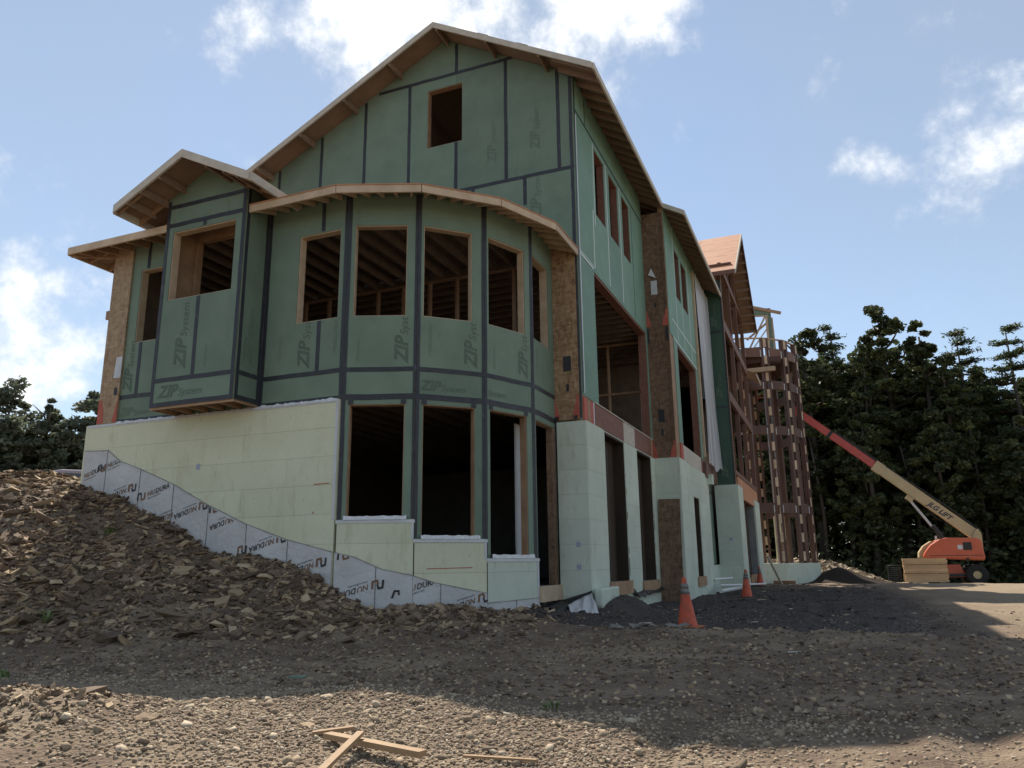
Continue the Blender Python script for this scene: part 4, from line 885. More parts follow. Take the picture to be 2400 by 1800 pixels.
def ground_mat():
    m, n, l, b = new_mat('dirt_and_gravel')
    dirt = ramp(n, l, noise(n, l, 2.3, 8, .7), [(.25, (.095, .068, .050)), (.5, (.172, .126, .092)), (.75, (.29, .222, .160))])
    grav = ramp(n, l, noise(n, l, 30, 6, .8), [(.3, (.036, .030, .029)), (.6, (.080, .068, .065)), (.8, (.15, .132, .12))])
    tan = ramp(n, l, noise(n, l, 14, 6, .75), [(.3, (.22, .172, .118)), (.7, (.36, .285, .20))])
    g = n.new('ShaderNodeNewGeometry'); sp = n.new('ShaderNodeSeparateXYZ'); l.new(g.outputs['Position'], sp.inputs[0])
    def mathn(op, a, b_=None, c=None, cl=False):
        q = n.new('ShaderNodeMath'); q.operation = op; q.use_clamp = cl
        for i, v in enumerate((a, b_, c)):
            if v is None: continue
            if isinstance(v, (int, float)): q.inputs[i].default_value = v
            else: l.new(v, q.inputs[i])
        return q.outputs[0]
    wob = mathn('MULTIPLY_ADD', noise(n, l, .55, 6, .65), 6.0, -3.0)
    # dark crushed stone spread along the side of the house
    a = mathn('MULTIPLY', mathn('ADD', mathn('ADD', sp.outputs['Y'], 3.4), wob), .9, cl=True); b1 = mathn('MULTIPLY', mathn('ADD', mathn('SUBTRACT', 16, sp.outputs['Y']), wob), .5, cl=True); c1 = mathn('MULTIPLY', mathn('ADD', mathn('SUBTRACT', 6.2, sp.outputs['X']), mathn('MULTIPLY', wob, .4)), .8, cl=True); d1 = mathn('MULTIPLY', mathn('ADD', sp.outputs['X'], 2.2), 1.5, cl=True)
    dm = mathn('MULTIPLY', mathn('MULTIPLY', a, b1), mathn('MULTIPLY', c1, d1)); dm = mathn('MULTIPLY', dm, .88)
    mx = n.new('ShaderNodeMixRGB'); l.new(dm, mx.inputs[0]); l.new(dirt, mx.inputs[1]); l.new(grav, mx.inputs[2])
    # sandy patches
    pt = n.new('ShaderNodeMapRange'); pt.inputs['From Min'].default_value = .50; pt.inputs['From Max'].default_value = .64; pt.inputs['To Max'].default_value = .85; l.new(noise(n, l, .5, 5, .6, (1, 1.6, 1)), pt.inputs[0])
    inv = mathn('SUBTRACT', 1, dm); pf_ = mathn('MULTIPLY', pt.outputs[0], inv)
    far = mathn('MULTIPLY', mathn('SUBTRACT', sp.outputs['X'], 5.6), .5, cl=True); pf_ = mathn('MAXIMUM', pf_, mathn('MULTIPLY', far, .8))
    mx2 = n.new('ShaderNodeMixRGB'); l.new(pf_, mx2.inputs[0]); l.new(mx.outputs[0], mx2.inputs[1]); l.new(tan, mx2.inputs[2])
    # dirt pile by the tower, coloured darker than the yard
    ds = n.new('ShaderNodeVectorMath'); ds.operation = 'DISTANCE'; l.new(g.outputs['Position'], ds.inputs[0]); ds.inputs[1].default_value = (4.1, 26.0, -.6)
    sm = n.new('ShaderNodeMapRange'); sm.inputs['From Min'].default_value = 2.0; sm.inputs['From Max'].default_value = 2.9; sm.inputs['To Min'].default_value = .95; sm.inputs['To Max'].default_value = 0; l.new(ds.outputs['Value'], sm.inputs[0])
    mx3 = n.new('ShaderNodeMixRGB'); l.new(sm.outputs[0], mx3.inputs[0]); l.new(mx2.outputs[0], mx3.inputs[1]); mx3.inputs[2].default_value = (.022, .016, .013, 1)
    l.new(mx3.outputs[0], b.inputs['Base Color']); b.inputs['Roughness'].default_value = .95; b.inputs['Specular IOR Level'].default_value = .15
    h = n.new('ShaderNodeMath'); h.operation = 'ADD'; l.new(noise(n, l, 45, 5, .7), h.inputs[0]); vv = n.new('ShaderNodeTexVoronoi'); vv.inputs['Scale'].default_value = 34; l.new(g.outputs['Position'], vv.inputs[0]); l.new(vv.outputs['Distance'], h.inputs[1])
    bump(n, l, b, h.outputs[0], .9, .018); return m
gnd = big_mesh('ground', Vg, Fg, ground_mat(), smooth=True); tag(gnd, kind='structure')
# ------------------------------------------------------------ stones
t_ = (1 + 5 ** .5) / 2
ICO = np.array([(-1, t_, 0), (1, t_, 0), (-1, -t_, 0), (1, -t_, 0), (0, -1, t_), (0, 1, t_), (0, -1, -t_), (0, 1, -t_), (t_, 0, -1), (t_, 0, 1), (-t_, 0, -1), (-t_, 0, 1)]) / 1.902
ICF_ = np.array([(0, 11, 5), (0, 5, 1), (0, 1, 7), (0, 7, 10), (0, 10, 11), (1, 5, 9), (5, 11, 4), (11, 10, 2), (10, 7, 6), (7, 1, 8), (3, 9, 4), (3, 4, 2), (3, 2, 6), (3, 6, 8), (3, 8, 9), (4, 9, 5), (2, 4, 11), (6, 2, 10), (8, 6, 7), (9, 8, 1)])
CUB = np.array([(-1, -1, -1), (1, -1, -1), (1, 1, -1), (-1, 1, -1), (-1, -1, 1), (1, -1, 1), (1, 1, 1), (-1, 1, 1)]) * .7
CUF = np.array([(0, 2, 1), (0, 3, 2), (4, 5, 6), (4, 6, 7), (0, 1, 5), (0, 5, 4), (1, 2, 6), (1, 6, 5), (2, 3, 7), (2, 7, 6), (3, 0, 4), (3, 4, 7)])
def stones(x, y, size, flat, kind, jit, tilt, sink, seed, lift=0):
    r = np.random.default_rng(seed); n = len(x)
    Bv, Bf = (ICO, ICF_) if kind == 'round' else (CUB, CUF); k = len(Bv)
    P = Bv[None] * (1 + r.uniform(-jit, jit, (n, k, 1))) + r.uniform(-jit * .5, jit * .5, (n, k, 3))
    P[:, :, 0] *= (size * r.uniform(.8, 1.45, n))[:, None]; P[:, :, 1] *= (size * r.uniform(.6, 1.0, n))[:, None]; hz_ = size * r.uniform(flat * .6, flat * 1.5, n); P[:, :, 2] *= hz_[:, None]
    ax = r.normal(0, tilt, n); c, s = np.cos(ax)[:, None], np.sin(ax)[:, None]; Y, Z = P[:, :, 1] * c - P[:, :, 2] * s, P[:, :, 1] * s + P[:, :, 2] * c; P[:, :, 1], P[:, :, 2] = Y, Z
    ay = r.normal(0, tilt, n); c, s = np.cos(ay)[:, None], np.sin(ay)[:, None]; X, Z = P[:, :, 0] * c + P[:, :, 2] * s, -P[:, :, 0] * s + P[:, :, 2] * c; P[:, :, 0], P[:, :, 2] = X, Z
    az = r.uniform(0, 6.283, n); c, s = np.cos(az)[:, None], np.sin(az)[:, None]; X, Y = P[:, :, 0] * c - P[:, :, 1] * s, P[:, :, 0] * s + P[:, :, 1] * c; P[:, :, 0], P[:, :, 1] = X, Y
    P[:, :, 0] += x[:, None]; P[:, :, 1] += y[:, None]; P[:, :, 2] += (HT(x, y) + hz_ * sink + lift)[:, None]
    F = Bf[None] + (np.arange(n) * k)[:, None, None]; tint = np.repeat(r.uniform(0, 1, n), k)
    return P.reshape(-1, 3), F.reshape(-1, 3), tint
def stone_mat(name, stops, rough=.85):
    m, n, l, b = new_mat(name); at_ = n.new('ShaderNodeAttribute'); at_.attribute_name = 'tint'
    c = ramp(n, l, at_.outputs['Fac'], stops); mm = n.new('ShaderNodeMixRGB'); mm.blend_type = 'MULTIPLY'; mm.inputs[0].default_value = .6
    l.new(c, mm.inputs[1]); l.new(ramp(n, l, noise(n, l, 16, 5, .7), [(.3, (.6, .57, .55)), (.7, (1.15, 1.12, 1.08))]), mm.inputs[2]); l.new(mm.outputs[0], b.inputs['Base Color'])
    b.inputs['Roughness'].default_value = rough; b.inputs['Specular IOR Level'].default_value = .25; bump(n, l, b, noise(n, l, 70, 4), .25, .004); return m
MT['pebble'] = stone_mat('washed_gravel', [(0, (.15, .115, .082)), (.35, (.26, .20, .14)), (.7, (.37, .29, .20)), (1, (.48, .41, .31))])
MT['darkstone'] = stone_mat('dark_crushed_stone', [(0, (.035, .030, .029)), (.5, (.078, .067, .064)), (.92, (.14, .122, .112)), (1, (.32, .28, .23))])
MT['shale'] = stone_mat('brown_shale', [(0, (.090, .064, .047)), (.4, (.175, .125, .086)), (.75, (.275, .198, .130)), (.92, (.38, .285, .18)), (1, (.50, .395, .26))])
MT['rubble'] = stone_mat('tan_rubble', [(0, (.18, .14, .10)), (.5, (.32, .255, .175)), (1, (.44, .36, .26))])
def scatter(n, x0, x1, y0, y1, seed, fn=None):
    r = np.random.default_rng(seed); x = r.uniform(x0, x1, n * 3); y = r.uniform(y0, y1, n * 3)
    w_ = np.ones(n * 3) if fn is None else fn(x, y); keep = (r.uniform(0, 1, n * 3) < w_) & ~inside(x, y)
    # inside the camera's field only
    d = np.stack([x - CAM.x, y - CAM.y], 1); fw2 = np.array([cf.x, cf.y]) / math.hypot(cf.x, cf.y); rt = np.array([fw2[1], -fw2[0]])
    a = d @ fw2; s = d @ rt; keep &= (a > 1.5) & (np.abs(s) < a * .95 + 1.0)
    x, y = x[keep][:n], y[keep][:n]; return x, y
bankf = lambda x, y: np.clip((HT(x, y, False) + .92) / .25, 0, 1) * (x < .4) * np.clip(.85 + 1.5 * vnoise(x * 1.4, y * 1.4, 14), .25, 1)
nearf = lambda x, y: np.clip((-7.3 - y) / 1.2 + vnoise(x * .7, y * .7, 9), .05, 1) * np.clip((5.4 - x) / 1.6, .10, 1) * np.clip(1.35 - np.hypot(x - CAM.x, y - CAM.y) / 9, .06, 1) * (1 - .85 * bankf(x, y)) * np.clip(.75 + 2.6 * vnoise(x * .45 + 3, y * .9, 12), .2, 1)
parts = []
x, y = scatter(72000, -6, 9, -12, -5.5, 11, nearf); gsz = np.random.default_rng(1).uniform(.006, .016, len(x)); parts.append(stones(x, y, gsz, .62, 'round', .22, .35, .25, 21))
x, y = scatter(1500, -6, 9, -12, -5, 12, nearf); gsz = np.random.default_rng(2).uniform(.018, .042, len(x)); parts.append(stones(x, y, gsz, .5, 'round', .3, .4, .25, 22))
def merge(parts):
    V, F, T, k = [], [], [], 0
    for v, f, t in parts: V.append(v); F.append(f + k); T.append(t); k += len(v)
    return np.concatenate(V), np.concatenate(F), np.concatenate(T)
def stuff(name, parts, mat, label, cat, smooth=False):
    V, F, T = merge(parts); o = big_mesh(name, V, F, mat, smooth=smooth, attrs={'tint': T}); return tag(o, label, cat, kind='stuff')
stuff('gravel', parts, 'pebble', 'washed tan gravel pebbles covering the foreground', 'gravel', True)
# dark crushed stone in the yard
darkf = lambda x, y: np.clip((y + 4) / 3, 0, 1) * np.clip((6 - x) / 2, 0, 1) * np.clip(1.15 - np.hypot(x - CAM.x, y - CAM.y) / 34, .05, 1) * (1 - .9 * bankf(x, y))
x, y = scatter(26000, -2.5, 9, -6, 20, 13, darkf); gsz = np.random.default_rng(3).uniform(.006, .017, len(x)); pp = [stones(x, y, gsz, .55, 'flake', .3, .35, .2, 23)]
x, y = scatter(420, -1, 10, -7, 22, 14, darkf); gsz = np.random.default_rng(4).uniform(.03, .07, len(x)); pp.append(stones(x, y, gsz, .35, 'flake', .3, .25, .3, 24))
x, y = scatter(9000, -5, 10, -8, 3, 44, lambda x, y: np.clip((-y - 2.5) / 2, .05, 1) * (1 - .9 * bankf(x, y))); gsz = np.random.default_rng(44).uniform(.008, .028, len(x)); BROWN = [stones(x, y, gsz, .45, 'flake', .3, .35, .25, 45)]
stuff('crushed_stone', pp, 'darkstone', 'dark crushed stone spread along the side of the house', 'crushed stone')
# shale rubble bank
x, y = scatter(34000, -16, .6, -10.5, -1.2, 15, lambda x, y: bankf(x, y) * np.clip(1.2 - np.hypot(x - CAM.x, y - CAM.y) / 22, .1, 1)); gsz = np.random.default_rng(5).uniform(.010, .034, len(x)); pp = [stones(x, y, gsz, .36, 'flake', .32, .45, .3, 25)]
x, y = scatter(12500, -16, .6, -9.1, -1.2, 16, bankf); gsz = np.random.default_rng(6).uniform(.028, .078, len(x)); pp.append(stones(x, y, gsz, .28, 'flake', .34, .42, .35, 26))
x, y = scatter(1900, -16, .6, -8.9, -1.2, 46, bankf); gsz = np.random.default_rng(46).uniform(.06, .12, len(x)); pp.append(stones(x, y, gsz, .26, 'flake', .36, .38, .35, 47))
x, y = scatter(3000, -18, -8.7, -4, 3, 19); gsz = np.random.default_rng(16).uniform(.035, .10, len(x)); pp.append(stones(x, y, gsz, .25, 'flake', .34, .16, .35, 29))
stuff('loose_chips', BROWN, 'shale', 'small brown stone chips trodden into the dirt yard', 'stone chips')
stuff('shale_rubble', pp, 'shale', 'broken brown shale rubble banked against the foundation', 'rubble')
x, y = scatter(5000, -5, 9, 29, 40, 17, lambda x, y: np.clip((HT(x, y, False) + 1.05) / .3, 0, 1)); gsz = np.random.default_rng(7).uniform(.06, .20, len(x)); pp = [stones(x, y, gsz, .4, 'flake', .35, .4, .4, 27)]
stuff('stone_bank', pp, 'rubble', 'sunlit tan stone bank behind the timber tower', 'rubble')
# single larger stones
protos = []
for k in range(7):
    v, f, tt = stones(np.array([0.]), np.array([0.]), np.array([1.0]), [.26, .35, .5, .3, .42, .22, .38][k], 'flake' if k != 4 else 'round', .36, .1, 0, 60 + k); v = v - v.mean(0)
    bmv = bmesh.new(); vs = [bmv.verts.new(q) for q in v]; [bmv.faces.new([vs[i] for i in q]) for q in f]; bmesh.ops.subdivide_edges(bmv, edges=bmv.edges[:], cuts=1, use_grid_fill=True)
    rr = random.Random(k)
    for q in bmv.verts: q.co += Vector((rr.uniform(-.07, .07), rr.uniform(-.07, .07), rr.uniform(-.04, .04)))
    me = bpy.data.meshes.new('stone'); bmv.to_mesh(me); bmv.free(); a = me.attributes.new('tint', 'FLOAT', 'POINT'); a.data.foreach_set('value', [[.5, .85, .3, .97, .65, .9, .15][k]] * len(me.vertices)); me.materials.append(MT['shale']); protos.append(me)
def stone(x, y, s, k, rot, label, group=None, tl=(0, 0)):
    o = bpy.data.objects.new('stone', protos[k]); z = float(HT(np.array([x]), np.array([y]))[0]); o.scale = (s, s, s); o.rotation_euler = (tl[0], tl[1], rot); link(o, None, (x, y, z + s * .12)); return tag(o, label, 'stone', group)
rs = random.Random(3); bx_, by_ = scatter(210, -11, .2, -9.0, -3.9, 18, bankf)
for i in range(len(bx_)):
    if bx_[i] > -8.4 and by_[i] > -3.9: continue
    stone(float(bx_[i]), float(by_[i]), rs.choice([.07, .08, .09, .11, .14]) * (1 if i > 12 else 1.3), i % 7, rs.uniform(0, 6.28), 'loose brown shale stone lying on the rubble bank', 'loose stones on the rubble bank', (rs.gauss(0, .3), rs.gauss(0, .3)))
stone(-4.0, -5.6, .24, 0, .4, 'longest flat slab of shale high on the rubble bank', None, (.1, .25)); stone(2.62, -2.6, .13, 5, 0, 'flat brown stone on the dark gravel right of the nearest cone')
stone(-.5, -9.75, .08, 2, 1.0, 'brown stone half buried in the sunlit spoil hump'); stone(.15, -9.9, .07, 4, .5, 'small rounded stone beside the sunlit spoil hump'); stone(1.05, -9.45, .06, 5, 0, 'tan flat stone beside the short plank')
def hz1(x, y): return float(HT(np.array([x]), np.array([y]))[0])
# ================================================================== TIMBER TOWER
tower = empty('timber_tower', (1.2, 26.5, -.9), 'round open tower of dark red-brown doubled timber columns on a foam base', 'tower')
V1 = Vector((1.90, 24.0)); TV = [V1]
for k in (2, 3, 4, 5, 6, 7): a = math.radians(22.5 * k); TV.append(TV[-1] + 1.18 * Vector((math.cos(a), math.sin(a))))
pre = V1 - 1.18 * Vector((math.cos(math.radians(22.5)), math.sin(math.radians(22.5)))); TV = [pre - Vector((1.18, 0)), pre] + TV
cxy = Vector((TV[1].x, TV[1].y + 3.0))
ZB, ZT = -.08, 10.55
base = G(); outer = offs(TV, .22)
base.prism([Vector((p.x, p.y, -1.3)) for p in outer] + [Vector((cxy.x - 1, cxy.y + 2.5, -1.3)), Vector((cxy.x - 1.2, TV[0].y - .22, -1.3))], (0, 0, 1.3 + ZB)); tb = base.obj('foam_base', 'foam', tower)
for i, p in enumerate(TV):
    rad = Vector((p.x - cxy.x, p.y - cxy.y)).normalized(); tan_ = Vector((-rad.y, rad.x)); q = Vector((p.x, p.y, 0)); col = None
    for s_ in (-1, 1):
        c = q + Vector((tan_.x, tan_.y, 0)) * (s_ * .125)
        o = G().beam((c.x, c.y, ZB), (c.x, c.y, ZT), .11, .20, up=(rad.x, rad.y, 0)).obj('column', 'brown', tower)
        col = col or o
    z = ZB + .1; k = 0
    while z < ZT - .3:
        c = q + Vector((rad.x, rad.y, 0)) * .02
        G().beam((c.x, c.y, z), (c.x, c.y, z + .42), .138, .17, up=(rad.x, rad.y, 0)).obj('spacer_block', 'lumber', col); z += .84
for i in range(len(TV) - 1):
    a, b = TV[i], TV[i + 1]; d = (b - a).normalized(); nn = Vector((d.y, -d.x, 0))
    for zc_, hh in ((9.85, .46), (8.25, .42), (6.05, .42), (2.42, .44)):
        p0 = Vector((a.x, a.y, zc_)) + Vector((d.x, d.y, 0)) * .19; p1_ = Vector((b.x, b.y, zc_)) - Vector((d.x, d.y, 0)) * .19
        bm_ = G().beam(p0, p1_, .14, hh).obj('ring_beam', 'brown2' if zc_ > 9 else 'brown', tower)
        for e, sg in ((p0, 1), (p1_, -1)):
            c = e + nn * .075 + Vector((d.x, d.y, 0)) * (.02 * sg); G().box(-.0, .0, 0, 0, 0, 0) if False else G().beam(c - Vector((0, 0, hh / 2)), c + Vector((0, 0, hh / 2 - .1)), .05, .014, up=nn).obj('joist_hanger', 'cap', bm_)
    p0 = Vector((a.x, a.y, ZT + .02)); p1_ = Vector((b.x, b.y, ZT + .02)); G().beam(p0, p1_, .12, .05).obj('top_rail', 'lumber', tower)
dkp = [Vector((p.x, p.y, 9.62)) for p in TV] + [Vector((cxy.x - 1, cxy.y + 2.6, 9.62)), Vector((cxy.x - 1.2, TV[0].y, 9.62))]
td = G().prism(dkp, (0, 0, .03)).obj('deck', 'darkplank', tower)
for k in range(12): y = 24.0 + k * .4; G().box(-.6, 2.6 if y < 27.6 else 2.2, y, y + .05, 9.38, 9.615).obj('deck_joist', 'brown', td)
# inner columns and stair stringers glimpsed between
for (x, y) in ((.9, 26.2), (2.0, 27.2), (.4, 28.0), (1.5, 29.0)): G().beam((x, y, ZB), (x, y, 9.4), .22, .22, up=(0, 1, 0)).obj('inner_column', 'brown', tower)
box('door_panel', 1.55, 2.05, 25.2, 25.24, .0, 2.1, 'foam_y', tower); box('door_panel', 1.62, 2.15, 25.15, 25.19, -.02, 1.0, 'osb_dark', tower)
# green sheathed dormer frame on top
dz = G().box(.3, 1.6, 26.9, 27.0, 9.9, 10.95).obj('dormer_wall', 'green', tower, label='green sheathed dormer frame rising above the tower')
G().beam((1.98, 27, 9.9), (1.98, 27, 12.62), .12, .12, up=(0, 1, 0)).obj('dormer_post', 'lumber', dz); G().beam((2.13, 27.02, 9.9), (2.13, 27.02, 12.9), .17, .1, up=(0, 1, 0)).obj('dormer_post', 'green', dz); G().beam((2.28, 27.1, 9.9), (2.24, 27.1, 12.5), .09, .1, up=(0, 1, 0)).obj('dormer_post', 'lumber', dz)
G().beam((.4, 27, 12.98), (2.2, 27, 12.82), .12, .34).obj('dormer_header', 'green', dz); G().beam((.4, 27.02, 12.78), (2.0, 27.02, 12.62), .10, .07).obj('dormer_header', 'lumber', dz)
G().beam((.9, 26.9, 13.3), (2.72, 26.9, 12.63), .06, .16).obj('dormer_rafter', 'lumber_tan', dz); G().beam((.9, 26.95, 11.4), (1.95, 27.0, 12.2), .04, .10).obj('dormer_rafter', 'lumber_tan', dz); G().beam((1.0, 26.98, 10.9), (1.95, 27.0, 12.65), .04, .09).obj('dormer_brace', 'lumber', dz); G().beam((1.2, 26.96, 10.9), (1.95, 27.0, 11.9), .035, .06).obj('dormer_brace', 'lumber', dz)
box('scaffold_board', .9, 2.35, 23.62, 23.82, 8.85, 9.05, 'lumber', tower)
MT['alu'] = simple('dull_aluminium', (.16, .15, .145), (.22, .21, .20), 6, .5, bmp=.05, rand=.05)
# extension ladder
lad = empty('extension_ladder', (.86, 22.6, -.8), 'grey extension ladder standing between the house and the timber tower', 'ladder')
l0, l1 = Vector((.86, 22.6, -.8)), Vector((.98, 22.6, 7.6))
for s_ in (-.19, .19): G().beam(l0 + Vector((s_, 0, 0)), l1 + Vector((s_, 0, 0)), .03, .07).obj('rail', 'alu', lad)
for k in range(1, 30): p = l0.lerp(l1, k / 30); G().tube([p - Vector((.18, 0, 0)), p + Vector((.18, 0, 0))], .014, 6).obj('rung', 'alu', lad)
# ================================================================== CONES
MT['cone'] = simple('faded_orange_cone', (.42, .065, .03), (.56, .11, .055), 5, .5, bmp=.08, fine=20, rand=.05, dirt=(6, .48, (.17, .065, .045)))
MT['collar'] = simple('dirty_reflective_collar', (.13, .125, .11), (.22, .21, .19), 9, .55, bmp=.05, rand=.05, dirt=(8, .55, (.10, .09, .075)))
MT['cone_base'] = simple('orange_cone_foot', (.42, .13, .06), (.52, .19, .09), 6, .6, bmp=.05, rand=.04)
def cone(x, y, label, basemat, rot, lean):
    z = hz1(x, y); r = empty('traffic_cone', (x, y, z), label, 'traffic cone', 'traffic cones beside the house')
    c = (x, y, z + .025)
    g = G(); h = .18; pts = []
    for k in range(4):
        a = rot + k * math.pi / 2
        for da in (-.12, .12): pts.append((x + .245 * math.cos(a + da), y + .245 * math.sin(a + da)))
    g.prism([Vector((px, py, z)) for px, py in pts], (0, 0, .03)).obj('base', basemat, r)
    R = lambda t: .135 - .105 * t
    bd = G().lathe((0, 0, 0), [(R(0) + .012, .0), (R(0) + .004, .02), (R(0), .035), (R(.5), .34), (R(.97), .655), (R(1) - .004, .68), (R(1) - .012, .685)], 28)
    def lean_pts(V): return [(c[0] + v[0] + lean[0] * v[2], c[1] + v[1] + lean[1] * v[2], c[2] + v[2]) for v in V]
    bo = mk('body', lean_pts(bd.V), bd.F, 'cone', r, smooth=True)
    for t0, t1 in ((.65, .758), (.762, .87)):
        co = G().lathe((0, 0, 0), [(R(t0) + .004, t0 * .68 + .005), (R(t1) + .004, t1 * .68 + .005)], 28); mk('reflective_collar', lean_pts(co.V), co.F, 'collar', r, smooth=True)
    return r
cone(2.10, -2.05, 'nearest traffic cone, tallest in view, with orange foot', 'cone_base', .5, (-.03, 0)); cone(1.95, 7.4, 'middle traffic cone with black foot', 'black_plastic', .3, (.02, 0)); cone(1.50, 16.4, 'farthest traffic cone, by the foam pier of the cross gable', 'black_plastic', .7, (.0, 0))
# ================================================================== BOOM LIFT
MT['jorange'] = simple('orange_machine_paint', (.50, .085, .03), (.58, .12, .05), 3, .38, bmp=.02, rand=.03, spec=.5, dirt=(4, .66, (.32, .09, .05)))
MT['jred'] = simple('red_boom_paint', (.42, .055, .04), (.50, .08, .06), 3, .4, bmp=.02, rand=0, spec=.5)
MT['jtan'] = simple('tan_boom_paint', (.42, .33, .18), (.52, .41, .24), 3, .45, bmp=.02, rand=.03, spec=.4)
MT['tyre'] = simple('tyre_rubber', (.018, .018, .018), (.035, .034, .032), 10, .85, bmp=.3, fine=25, rand=.05)
LX, LY = 9.35, 30.0; LZ = hz1(LX, LY)
lift = empty('boom_lift', (LX, LY, LZ), 'orange boom lift with long tan and red boom raised towards the tower', 'boom lift')
def lp(x, y, z): return Vector((LX + x, LY + y, LZ + z))
ch = G()
ch.prism([lp(-1.25, -.55, .35), lp(1.15, -.55, .35), lp(1.15, -.55, .62), lp(.35, -.55, .62), lp(.25, -.55, .95), lp(-1.0, -.55, .95), lp(-1.25, -.55, .75)], (0, 1.1, 0)); chs = ch.obj('chassis', 'jorange', lift)
hood = [(-1.28, 1.28), (1.22, 1.12), (1.28, 1.25), (1.22, 2.05), (1.05, 2.18), (-.2, 2.22), (-.55, 2.15), (-.95, 1.88), (-1.18, 1.6), (-1.30, 1.40)]
hd_ = G().prism([lp(a, -1.05, b) for a, b in hood], (0, .62, 0)).obj('engine_hood', 'jorange', lift); bv = hd_.modifiers.new('b', 'BEVEL'); bv.width = .09; bv.segments = 3
hd2 = G().prism([lp(a, .45, b) for a, b in hood], (0, .6, 0)).obj('engine_hood', 'jorange', lift); bv = hd2.modifiers.new('b', 'BEVEL'); bv.width = .09; bv.segments = 3
G().prism([lp(a, -.44, b) for a, b in [(-1.45, 1.3), (1.2, 1.15), (1.25, 1.7), (.9, 1.9), (-.4, 2.1), (-.85, 2.08), (-1.2, 1.85), (-1.42, 1.55)]], (0, .88, 0)).obj('counterweight', 'jtan', lift)
box('grille', LX + .42, LX + .78, LY - 1.066, LY - 1.052, LZ + 1.62, LZ + 1.98, 'dark_metal', hd_); box('decal', LX + .18, LX + .40, LY - 1.06, LY - 1.052, LZ + 1.66, LZ + 1.86, 'cap', hd_)
for x in (-.85, .85):
    for y_ in (-1.05, .78):
        wg = G(); cpt = lp(x, y_, .47); prof = [(.18, 0), (.42, .0), (.47, .05), (.47, .27), (.42, .32), (.18, .32)]
        Vv = []; F = []; n = 24
        for r_, w_ in prof:
            for k in range(n): t = 2 * math.pi * k / n; Vv.append((cpt.x + r_ * math.cos(t), cpt.y + w_, cpt.z + r_ * math.sin(t)))
        for i in range(len(prof) - 1):
            for k in range(n): F.append((i * n + k, i * n + (k + 1) % n, (i + 1) * n + (k + 1) % n, (i + 1) * n + k))
        ty = mk('wheel', Vv, F, 'tyre', lift)
        G().tube([cpt + Vector((0, .03, 0)), cpt + Vector((0, .29, 0))], .2, 16).obj('rim', 'jtan', ty)
        for k in range(16):
            t = 2 * math.pi * k / 16; c0 = cpt + Vector((.475 * math.cos(t), .02, .475 * math.sin(t))); c1 = cpt + Vector((.475 * math.cos(t + .12), .30, .475 * math.sin(t + .12))); G().beam(c0, c1, .05, .04, up=(math.cos(t), 0, math.sin(t))).obj('tread_lug', 'tyre', ty)
piv = lp(1.12, 0, 2.35); knee = Vector((6.5, LY, 4.72)); tip = Vector((2.95, LY, 8.85))
BD = (knee - piv).normalized(); tip = piv + BD * (tip - piv).length
G().prism([lp(.85, -.3, 2.0), lp(1.35, -.3, 1.7), lp(1.38, -.3, 2.3), lp(1.26, -.3, 2.62), lp(1.16, -.3, 2.6)], (0, .6, 0)).obj('boom_bracket', 'jtan', lift)
bmn = BD.cross(Vector((0, 1, 0))).normalized()
if bmn.z < 0: bmn = -bmn
bb = G().beam(piv - BD * .15, knee, .38, .48, up=bmn).obj('base_boom', 'jtan', lift, label='tan lower boom section with dark lettering')
fb = G().beam(knee + BD * .002, tip, .28, .35, up=bmn).obj('fly_boom', 'jred', lift, label='red telescoped upper boom section')
G().beam(knee - BD * .35, knee + BD * .12, .42, .53, up=bmn).obj('boom_collar', 'jtan', bb)
G().beam(knee - BD * 1.6 + bmn * .27, knee + BD * 2.6 + bmn * .23, .16, .10, up=bmn).obj('cable_track', 'dark_metal', bb)
for k in range(2): c = piv.lerp(tip, .62 + .13 * k); G().beam(c - BD * .08, c + BD * .08, .31, .39, up=bmn).obj('boom_band', 'dark_metal' if k else 'jred', fb)
lug = piv.lerp(knee, .60) - bmn * .36; G().beam(lug - BD * .18, lug + BD * .18, .3, .26, up=bmn).obj('cylinder_lug', 'jtan', bb)
G().tube([lug - bmn * .05, lp(-.2, 0, 2.0).lerp(lug, .35)], .06, 10).obj('lift_cylinder_rod', 'metal', lift); G().tube([lp(-.1, 0, 2.0).lerp(lug, .38), lp(-.1, 0, 1.9)], .11, 10).obj('lift_cylinder', 'dark_metal', lift)
Wb = Wall((0, LY - .195, 0), (1, 0, 0), (0, -1, 0)); ang = math.atan2(-(BD.z), -(BD.x))
V, T = text2d('JLG LIFT', .03, .25); sz = .33; wd = V[:, 0].max() * sz; sp_ = piv.lerp(knee, .46) - bmn * .14
put2d(Wb, bb, lay(V, T, sp_.x, sp_.z, ang, sz), .004, 'print_navy')
for s_ in (-.12, .0, .12): G().tube([piv + bmn * .30 + Vector((0, s_, 0)), piv.lerp(knee, .25) + bmn * .36 + Vector((0, s_ * .5, 0)), knee - BD * 1.7 + bmn * .33 + Vector((0, s_, 0))], .03, 6).obj('hydraulic_hose', 'dark_metal', bb)
box('hood_seam', LX - 1.05, LX + 1.2, LY - 1.058, LY - 1.05, LZ + 1.36, LZ + 1.385, 'dark_metal', hd_); box('hood_latch', LX + .48, LX + .60, LY - 1.075, LY - 1.05, LZ + 1.16, LZ + 1.26, 'dark_metal', hd_)
G().tube([lp(-.62, -.6, 2.1), lp(-.62, -.6, 2.32)], .05, 8).obj('beacon', 'cap', lift); box('axle', LX - 1.0, LX + 1.0, LY - .9, LY + .9, LZ + .40, LZ + .52, 'dark_metal', lift)
